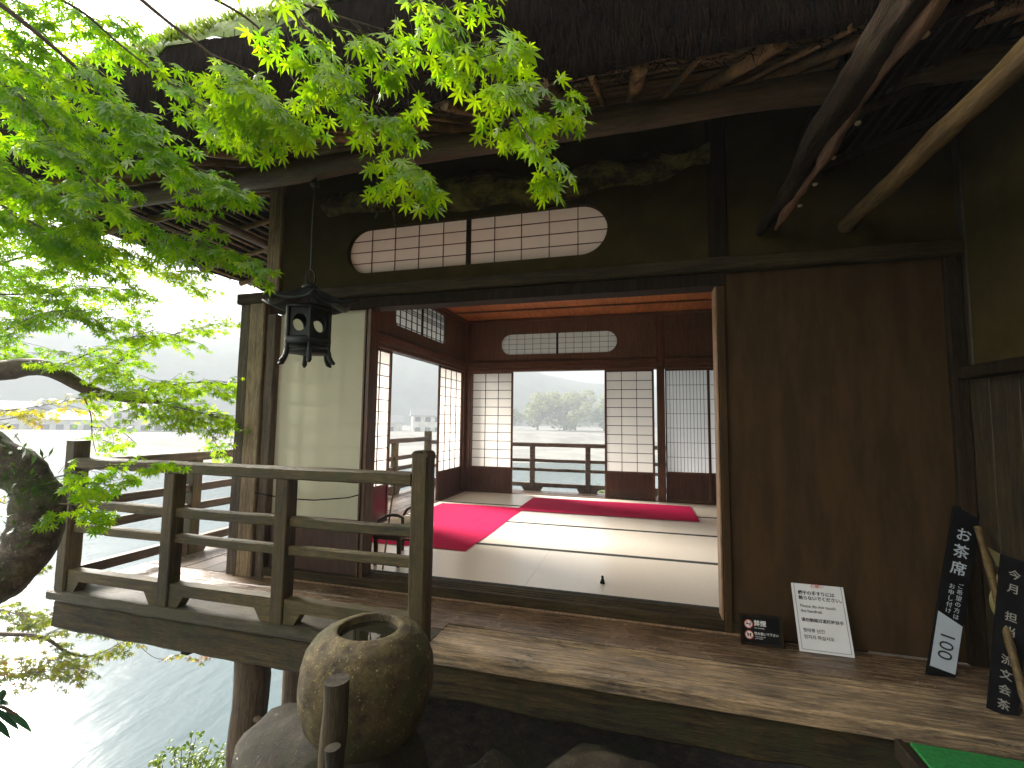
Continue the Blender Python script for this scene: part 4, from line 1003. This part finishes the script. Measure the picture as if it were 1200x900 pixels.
# leafy shoot growing from the trunk in front of the railing post
for a, b, ns in ((at(62, 560, 2.3), at(190, 545, 2.45), 12), (at(70, 590, 2.3), at(120, 610, 2.3), 8), (at(68, 575, 2.3), at(140, 570, 2.35), 9)):
    K1.tube([a, a.lerp(b, .5)+UP*.03, b], [.004, .003, .0015], 6)
    for k in range(ns):
        p = a.lerp(b, (k+.5)/ns)+UP*.02; spray(L1, K1, p, (b-a).normalized()+Vector((R.uniform(-.7, .7), R.uniform(-.7, .3), R.uniform(-.7, .6))), R.uniform(.06, .13), .040, LEAF7, .034, .5, toc(p), .0014, -.05)
K1.build('branch', 'twig', T1); L1.build('crown', 'leaf_near', T1)

# 2. smaller-looking maple beyond the veranda corner
T2 = thing('maple_tree', 'lighter maple spreading beside the house corner, above the far river bank', 'tree', at(-300, 900, 4.2))
L2, K2, K2b, L2b = MB(), MB(), MB(), MB()
main = catmull([at(-420, 900, 4.0), at(-360, 600, 4.0), at(-180, 440, 3.7), at(-20, 436, 3.55), at(32, 430, 3.5), at(62, 434, 3.5), at(100, 455, 3.55), at(130, 464, 3.6), at(170, 470, 3.65), at(205, 470, 3.7)], 7)
n_ = len(main); K2.tube(main, [max(.010, lerp(.16, .010, (i/n_)**.6)) for i in range(n_)], 12, .1, 6)
def bough2(P, r, ns, ln, size, mbL, tintb=0, face=.4, sp=.05):
    c_ = catmull(P, 6); n_ = len(c_); K2.tube(c_, [lerp(r, .002, i/n_) for i in range(n_)], 6)
    for k in range(ns):
        i = min(n_-2, int(n_*(k+R.random())/ns)); d = (c_[i+1]-c_[i]).normalized(); side = d.cross(UP).normalized()
        spray(mbL, K2, c_[i], d*R.uniform(.2, 1)+side*R.choice((-1, 1))*R.uniform(.3, 1.2)+UP*R.uniform(-.45, .35), ln*R.uniform(.5, 1.1), size, LEAF5, sp, .3, toc(c_[i])*face, .002, tintb)
s2 = .041
bough2([at(100, 455, 3.55), at(120, 440, 3.6), at(160, 410, 3.7), at(210, 390, 3.8), at(262, 378, 3.9)], .012, 34, .28, s2, L2)
bough2([at(130, 464, 3.6), at(180, 455, 3.6), at(230, 448, 3.65), at(275, 452, 3.7)], .010, 44, .36, s2, L2, .05)
bough2([at(170, 470, 3.65), at(220, 480, 3.6), at(265, 492, 3.6)], .008, 38, .36, s2, L2, .05)
bough2([at(205, 470, 3.7), at(240, 500, 3.8), at(262, 535, 3.9)], .006, 11, .24, s2, L2, 0)
bough2([at(60, 433, 3.5), at(90, 420, 3.5), at(140, 400, 3.5), at(185, 385, 3.5)], .008, 30, .34, s2, L2)
bough2([at(-60, 430, 3.5), at(0, 390, 3.4), at(60, 365, 3.3), at(110, 370, 3.3)], .010, 44, .38, s2, L2, -.25)
bough2([at(-120, 380, 3.4), at(-40, 330, 3.2), at(30, 300, 3.1), at(90, 300, 3.1)], .012, 54, .40, s2*1.05, L2, -.3)
bough2([at(-140, 300, 3.2), at(-40, 262, 3.0), at(40, 262, 3.0), at(110, 285, 3.0)], .010, 52, .38, s2*1.05, L2, -.15)
bough2([at(60, 300, 3.4), at(120, 300, 3.6), at(180, 318, 3.8), at(230, 335, 4.0)], .008, 32, .28, s2, L2, .1)
bough2([at(-60, 340, 3.3), at(20, 345, 3.3), at(90, 335, 3.4), at(150, 340, 3.5)], .008, 36, .34, s2, L2, -.1)
bough2([at(94, 455, 3.6), at(106, 485, 3.7), at(108, 510, 3.8), at(112, 530, 3.9)], .006, 9, .22, s2, L2, .1)
bough2([at(106, 500, 3.75), at(140, 505, 3.8), at(160, 520, 3.9)], .005, 8, .22, s2, L2, .1)
bough2([at(-80, 478, 4.2), at(-10, 482, 4.2), at(50, 475, 4.2), at(100, 465, 4.2)], .006, 22, .26, s2, L2b, .0)
bough2([at(-60, 500, 4.2), at(0, 492, 4.2), at(40, 486, 4.2)], .005, 6, .2, s2, L2b, .1)
K2.build('branch', 'twig', T2); L2.build('crown', 'leaf_mid', T2); o = L2b.build('crown', 'leaf_warm', T2); o['label'] = 'yellow and orange leaf cluster'

# 3. maple below the deck at the lower left, leaves turning
T3 = thing('maple_tree', 'thin maple with turning yellow-red leaves below the deck, over the water', 'tree', at(-300, 980, 4.6))
L3, K3 = MB(), MB()
def bough3(P, r, ns, ln, size, tintb, r1=.002):
    c_ = catmull(P, 6); n_ = len(c_); K3.tube(c_, [lerp(r, r1, i/n_) for i in range(n_)], 6)
    for k in range(ns):
        i = min(n_-2, int(n_*(k+R.random())/ns)); d = (c_[i+1]-c_[i]).normalized(); side = d.cross(UP).normalized()
        spray(L3, K3, c_[i], d+side*R.choice((-1, 1))*R.uniform(.3, 1.2)+UP*R.uniform(-.3, .3), ln*R.uniform(.5, 1.1), size, LEAF5, .06, .2, None, .0018, tintb)
bough3([at(-400, 800, 4.6), at(-120, 742, 4.5), at(0, 743, 4.5), at(50, 747, 4.55), at(80, 765, 4.6), at(110, 768, 4.65), at(148, 750, 4.7)], .03, 26, .30, .048, 0)
bough3([at(50, 747, 4.55), at(75, 735, 4.6), at(110, 738, 4.7), at(140, 748, 4.8)], .006, 12, .2, .045, 0)
bough3([at(-60, 712, 4.8), at(0, 715, 4.8), at(30, 722, 4.8), at(62, 720, 4.8)], .008, 40, .30, .048, -.1)
bough3([at(-60, 800, 4.5), at(0, 792, 4.5), at(40, 788, 4.5), at(100, 782, 4.6)], .008, 34, .28, .048, .15)
bough3([at(-40, 775, 4.6), at(20, 772, 4.6), at(80, 775, 4.7)], .005, 22, .26, .048, .2)
bough3([at(110, 700, 5.2), at(150, 740, 5.2), at(185, 772, 5.2), at(240, 762, 5.2)], .004, 3, .1, .04, .3)
bough3([at(185, 776, 5.2), at(205, 768, 5.2), at(225, 765, 5.2), at(243, 764, 5.2)], .003, 7, .16, .042, .4)
bough3([at(-30, 560, 4.6), at(5, 590, 4.6), at(20, 565, 4.6), at(28, 540, 4.6)], .006, 9, .2, .046, .3)
bough3([at(-40, 690, 4.7), at(0, 672, 4.7), at(45, 668, 4.8)], .004, 14, .2, .046, 0)
K3.build('branch', 'twig', T3); L3.build('crown', 'leaf_low', T3)

# 4. evergreen sprig at the lower left edge, shrubs
def blade(mb, p, d, l_, w, bend, tint):
    d = Vector(d).normalized(); s_ = d.cross(UP).normalized(); vs = []; n_ = 6
    for i in range(n_+1):
        t = i/n_; c_ = p+d*l_*t-UP*bend*l_*t*t; ww = w*math.sin(math.pi*min(.98, t*.92+.06))
        vs += [c_-s_*ww+UP*ww*.3, c_, c_+s_*ww+UP*ww*.3]
    mb.add(vs, [[i*3+k, i*3+k+1, i*3+k+4, i*3+k+3] for i in range(n_) for k in (0, 1)], True, tint=tint)
eg = thing('evergreen_bush', 'dark glossy evergreen with drooping leaves at the lower left edge', 'bush', at(-120, 1000, 1.5))
ek, el = MB(), MB(); ek.tube(catmull([at(-120, 1000, 1.5), at(-70, 880, 1.5), at(-10, 830, 1.5), at(20, 838, 1.5)], 5), .005, 7)
for (px_, py_, qx, qy, l_) in ((-14, 822, 28, 824, .115), (-8, 830, 30, 856, .13), (8, 834, 44, 858, .125), (2, 822, 4, 792, .07), (24, 834, 46, 824, .06), (-12, 840, 24, 872, .11), (-30, 800, 8, 815, .10), (-40, 830, -10, 870, .12), (-60, 850, -20, 820, .12)):
    a = at(px_, py_, 1.5); b = at(qx, qy, 1.46); blade(el, a, b-a, l_, .011, .10, R.random())
ek.build('stem', 'twig', eg); el.build('foliage', 'leaf_dark', eg)
def shrub(base, rx, h, n_, size, label, mat='leaf_shrub', name='leafy_shrub'):
    t = thing(name, label, 'bush', base); k_, l_ = MB(), MB()
    for s_ in range(max(6, n_//22)):
        a = R.uniform(0, 6.28); rr = rx*math.sqrt(R.random()); tip = Vector(base)+Vector((rr*math.cos(a), rr*math.sin(a), h*R.uniform(.6, 1.05)*(1-.4*(rr/rx)**2)))
        c_ = catmull([base, Vector(base).lerp(tip, .5)+Vector((0, 0, .05)), tip], 5); k_.tube(c_, [lerp(.008, .002, i/len(c_)) for i in range(len(c_))], 5)
        for q in range(22):
            p = c_[R.randint(5, len(c_)-1)]+Vector((R.uniform(-1, 1), R.uniform(-1, 1), R.uniform(-.6, .6)))*rx*.10
            d = Vector((R.uniform(-1, 1), R.uniform(-1, 1), R.uniform(.1, 1.2))); blade(l_, p, d, size*R.uniform(.6, 1.2), size*.22, .4, R.random())
    k_.build('stem', 'twig', t); l_.build('foliage', mat, t); return t
shrub(at(205, 1010, 4.2), .46, 1.0, 1500, .075, 'sunlit shrub below the deck at the bottom edge, over water')
shrub(Vector((2.25, 5.6, -.75)), .42, 1.05, 700, .075, 'leafy shrub behind the back railing, seen through the doorway')

# 5. unseen trees added behind and left of the viewer to keep the facade in shade
def blocker_tree(x, y_, h, label, seed):
    base = Vector((x, y_, ground_z(x, y_)-.1)); t = thing('shade_tree', label, 'tree', base, 'unseen trees added for shade'); k_, l_ = MB(), MB(); rr = random.Random(seed)
    top_ = base+Vector((rr.uniform(-.5, .5), rr.uniform(-.5, .5), h)); c_ = catmull([base, base.lerp(top_, .5)+Vector((.2, .1, 0)), top_], 6); k_.tube(c_, [lerp(.18, .03, i/len(c_)) for i in range(len(c_))], 10, .1)
    for i in range(36):
        p = c_[rr.randint(5, len(c_)-1)]; a = rr.uniform(0, 6.28); e = p+Vector((math.cos(a)*h*.28, math.sin(a)*h*.28, rr.uniform(-.3, .9))); k_.tube([p, p.lerp(e, .5)+Vector((0, 0, .15)), e], [.03, .018, .006], 6)
        for q in range(120):
            c2 = p.lerp(e, rr.uniform(.35, 1.1))+Vector((rr.gauss(0, .3), rr.gauss(0, .3), rr.gauss(0, .22))); d = Vector((rr.uniform(-1, 1), rr.uniform(-1, 1), rr.uniform(-.4, .4))); blade(l_, c2, d, .30, .11, .3, rr.random())
    k_.build('trunk', 'bark', t); l_.build('crown', 'leaf_far', t)
for i, (x, y_, h, lb_) in enumerate(((6.4, -8.6, 6.0, 'broad unseen shade tree added on the slope behind the wing'), (1.2, -11.6, 5.5, 'bushy unseen shade tree added straight behind the viewer'), (-1.6, -9.2, 6.0, 'leafy unseen shade tree added to the left of the viewer'), (7.2, -6.5, 7, 'tall unseen shade tree added beyond the wing'))): blocker_tree(x, y_, h, lb_, 50+i)

# ------------------------------------------------------------------ far shore: houses, levee, trees
def far_house(s, d, w, dp, h, label, two=False):
    b = fp(s, d, WZ+2.2); t = thing('riverside_house', label, 'house', b, 'houses on the far bank')
    X, Y = fs_rt, fs_dir
    P = lambda a, c, z: b+X*a+Y*c+Vector((0, 0, z))
    mb = MB(); mb.prism([P(-w/2, -dp/2, 0), P(w/2, -dp/2, 0), P(w/2, dp/2, 0), P(-w/2, dp/2, 0)], (0, 0, h)); mb.build('wall', 'house', t)
    mb = MB(); mb.prism([P(-w/2-.5, -dp/2-.6, h-.1), P(-w/2-.5, 0, h+dp*.24), P(-w/2-.5, dp/2+.6, h-.1)], X*(w+1)); mb.build('roof', 'tile', t)
    for k in range(int(w//2.6)):
        for z in ((1.0, 3.7) if h > 4.5 else (1.0,)):
            a = -w/2+1.3+k*2.6; mb = MB(); mb.prism([P(a-.7, -dp/2-.05, z), P(a+.7, -dp/2-.05, z), P(a+.7, -dp/2-.05, z+1.2), P(a-.7, -dp/2-.05, z+1.2)], Y*.1); mb.build('window', 'glassdark', t)
hs = [(-52, 128, 11, 8, 5.6, 'pale two-storey house at the far left of the opposite bank'), (-38, 122, 9, 7, 3.2, 'low grey-roofed house second from the far left on the bank'), (-25, 130, 12, 8, 5.8, 'wide two-storey house third from the left across the river'), (-11, 126, 8, 7, 5.2, 'narrow two-storey house across the river, left of the post'), (0, 134, 12, 8, 3.4, 'low long house across the river behind the corner post'), (13, 128, 9, 7, 5.4, 'two-storey house seen faintly through the side doorway'), (26, 132, 12, 8, 3.3, 'low house seen through the side doorway near the railing'), (-68, 135, 12, 9, 3.4, 'low house at the leftmost end of the opposite bank'), (-84, 138, 11, 8, 5.6, 'two-storey house farthest left, behind the curved maple trunk')]
for a in hs: far_house(*a)
lv = MB(); lv.prism([fp(-300, 106, WZ+.2), fp(-300, 108.5, WZ+2.5), fp(-300, 111, WZ+2.5), fp(-300, 111, WZ+.2)], fs_rt*700); tag(lv.build('levee_wall', 'concrete'), 'long pale concrete levee along the opposite river bank', 'wall')
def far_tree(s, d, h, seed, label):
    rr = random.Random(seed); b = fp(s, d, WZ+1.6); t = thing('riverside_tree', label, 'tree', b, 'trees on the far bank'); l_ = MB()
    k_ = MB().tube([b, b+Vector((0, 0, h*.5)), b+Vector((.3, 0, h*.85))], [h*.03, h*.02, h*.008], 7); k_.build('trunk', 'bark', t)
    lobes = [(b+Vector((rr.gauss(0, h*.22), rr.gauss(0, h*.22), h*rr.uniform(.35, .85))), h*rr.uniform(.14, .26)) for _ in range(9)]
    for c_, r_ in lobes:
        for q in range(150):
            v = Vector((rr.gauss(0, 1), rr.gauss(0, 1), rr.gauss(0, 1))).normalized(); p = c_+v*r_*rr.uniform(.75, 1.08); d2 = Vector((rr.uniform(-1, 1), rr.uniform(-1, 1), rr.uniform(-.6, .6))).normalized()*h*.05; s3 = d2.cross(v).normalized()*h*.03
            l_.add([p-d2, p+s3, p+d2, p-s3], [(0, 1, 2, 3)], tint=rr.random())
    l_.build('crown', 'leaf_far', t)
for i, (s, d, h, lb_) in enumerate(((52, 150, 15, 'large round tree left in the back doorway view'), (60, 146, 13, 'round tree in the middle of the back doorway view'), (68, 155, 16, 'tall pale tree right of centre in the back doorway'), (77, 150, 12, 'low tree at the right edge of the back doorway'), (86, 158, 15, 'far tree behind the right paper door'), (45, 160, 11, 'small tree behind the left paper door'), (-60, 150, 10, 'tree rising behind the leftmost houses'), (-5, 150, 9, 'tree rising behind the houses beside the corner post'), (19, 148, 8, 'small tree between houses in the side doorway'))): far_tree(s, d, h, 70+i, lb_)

# ------------------------------------------------------------------ haze, sky, sun
hz = MB(); hz.box(-1900, 1900, -60, 2300, WZ-2.5, 112)
hm, nt, out = newmat('river_haze'); pv = N(nt, 'ShaderNodeVolumePrincipled'); pv.inputs['Color'].default_value = (.31, .335, .36, 1); pv.inputs['Density'].default_value = .0046; pv.inputs['Anisotropy'].default_value = .0
nt.links.new(pv.outputs[0], out.inputs['Volume']); hm.cycles.homogeneous_volume = True if hasattr(hm.cycles, 'homogeneous_volume') else None
tag(hz.build('haze', hm), kind='stuff')

SUN_EL, SUN_AZ = 27.0, -72.0          # azimuth from +Y towards +X
w = bpy.data.worlds.new('World'); scene.world = w; w.use_nodes = True
nt = w.node_tree; bg = nt.nodes['Background']; sky = nt.nodes.new('ShaderNodeTexSky'); sky.sky_type = 'NISHITA'; sky.sun_disc = False
sky.sun_elevation = rad(SUN_EL); sky.sun_rotation = rad(SUN_AZ); sky.dust_density = 1.5; sky.air_density = 1.0; sky.ozone_density = 1.0
hs = nt.nodes.new('ShaderNodeHueSaturation'); hs.inputs['Saturation'].default_value = .18; nt.links.new(sky.outputs[0], hs.inputs['Color']); tn = nt.nodes.new('ShaderNodeMix'); tn.data_type = 'RGBA'; tn.blend_type = 'MULTIPLY'; tn.inputs[0].default_value = 1; tn.inputs[7].default_value = (1, .955, .87, 1); nt.links.new(hs.outputs[0], tn.inputs[6]); nt.links.new(tn.outputs[2], bg.inputs[0]); bg.inputs[1].default_value = .08
sd = bpy.data.lights.new('sun', 'SUN'); sd.energy = 5.0; sd.angle = rad(24); sd.color = (1, .94, .86); so = bpy.data.objects.new('sun', sd); COL.objects.link(so)
az = rad(SUN_AZ); el_ = rad(SUN_EL); dirv = Vector((math.sin(az)*math.cos(el_), math.cos(az)*math.cos(el_), math.sin(el_)))
so.rotation_euler = dirv.to_track_quat('Z', 'Y').to_euler()

vs_ = scene.view_settings; vs_.view_transform = 'Standard'; vs_.look = 'None'; vs_.exposure = 3.6; vs_.gamma = 1; vs_.use_curve_mapping = False
scene.render.engine = 'CYCLES'
cy = scene.cycles; cy.max_bounces = 10; cy.diffuse_bounces = 6; cy.glossy_bounces = 4; cy.transmission_bounces = 8; cy.volume_bounces = 1; cy.transparent_max_bounces = 8
cy.use_denoising = True; cy.sample_clamp_indirect = 8; cy.caustics_reflective = False; cy.caustics_refractive = False; cy.blur_glossy = .5
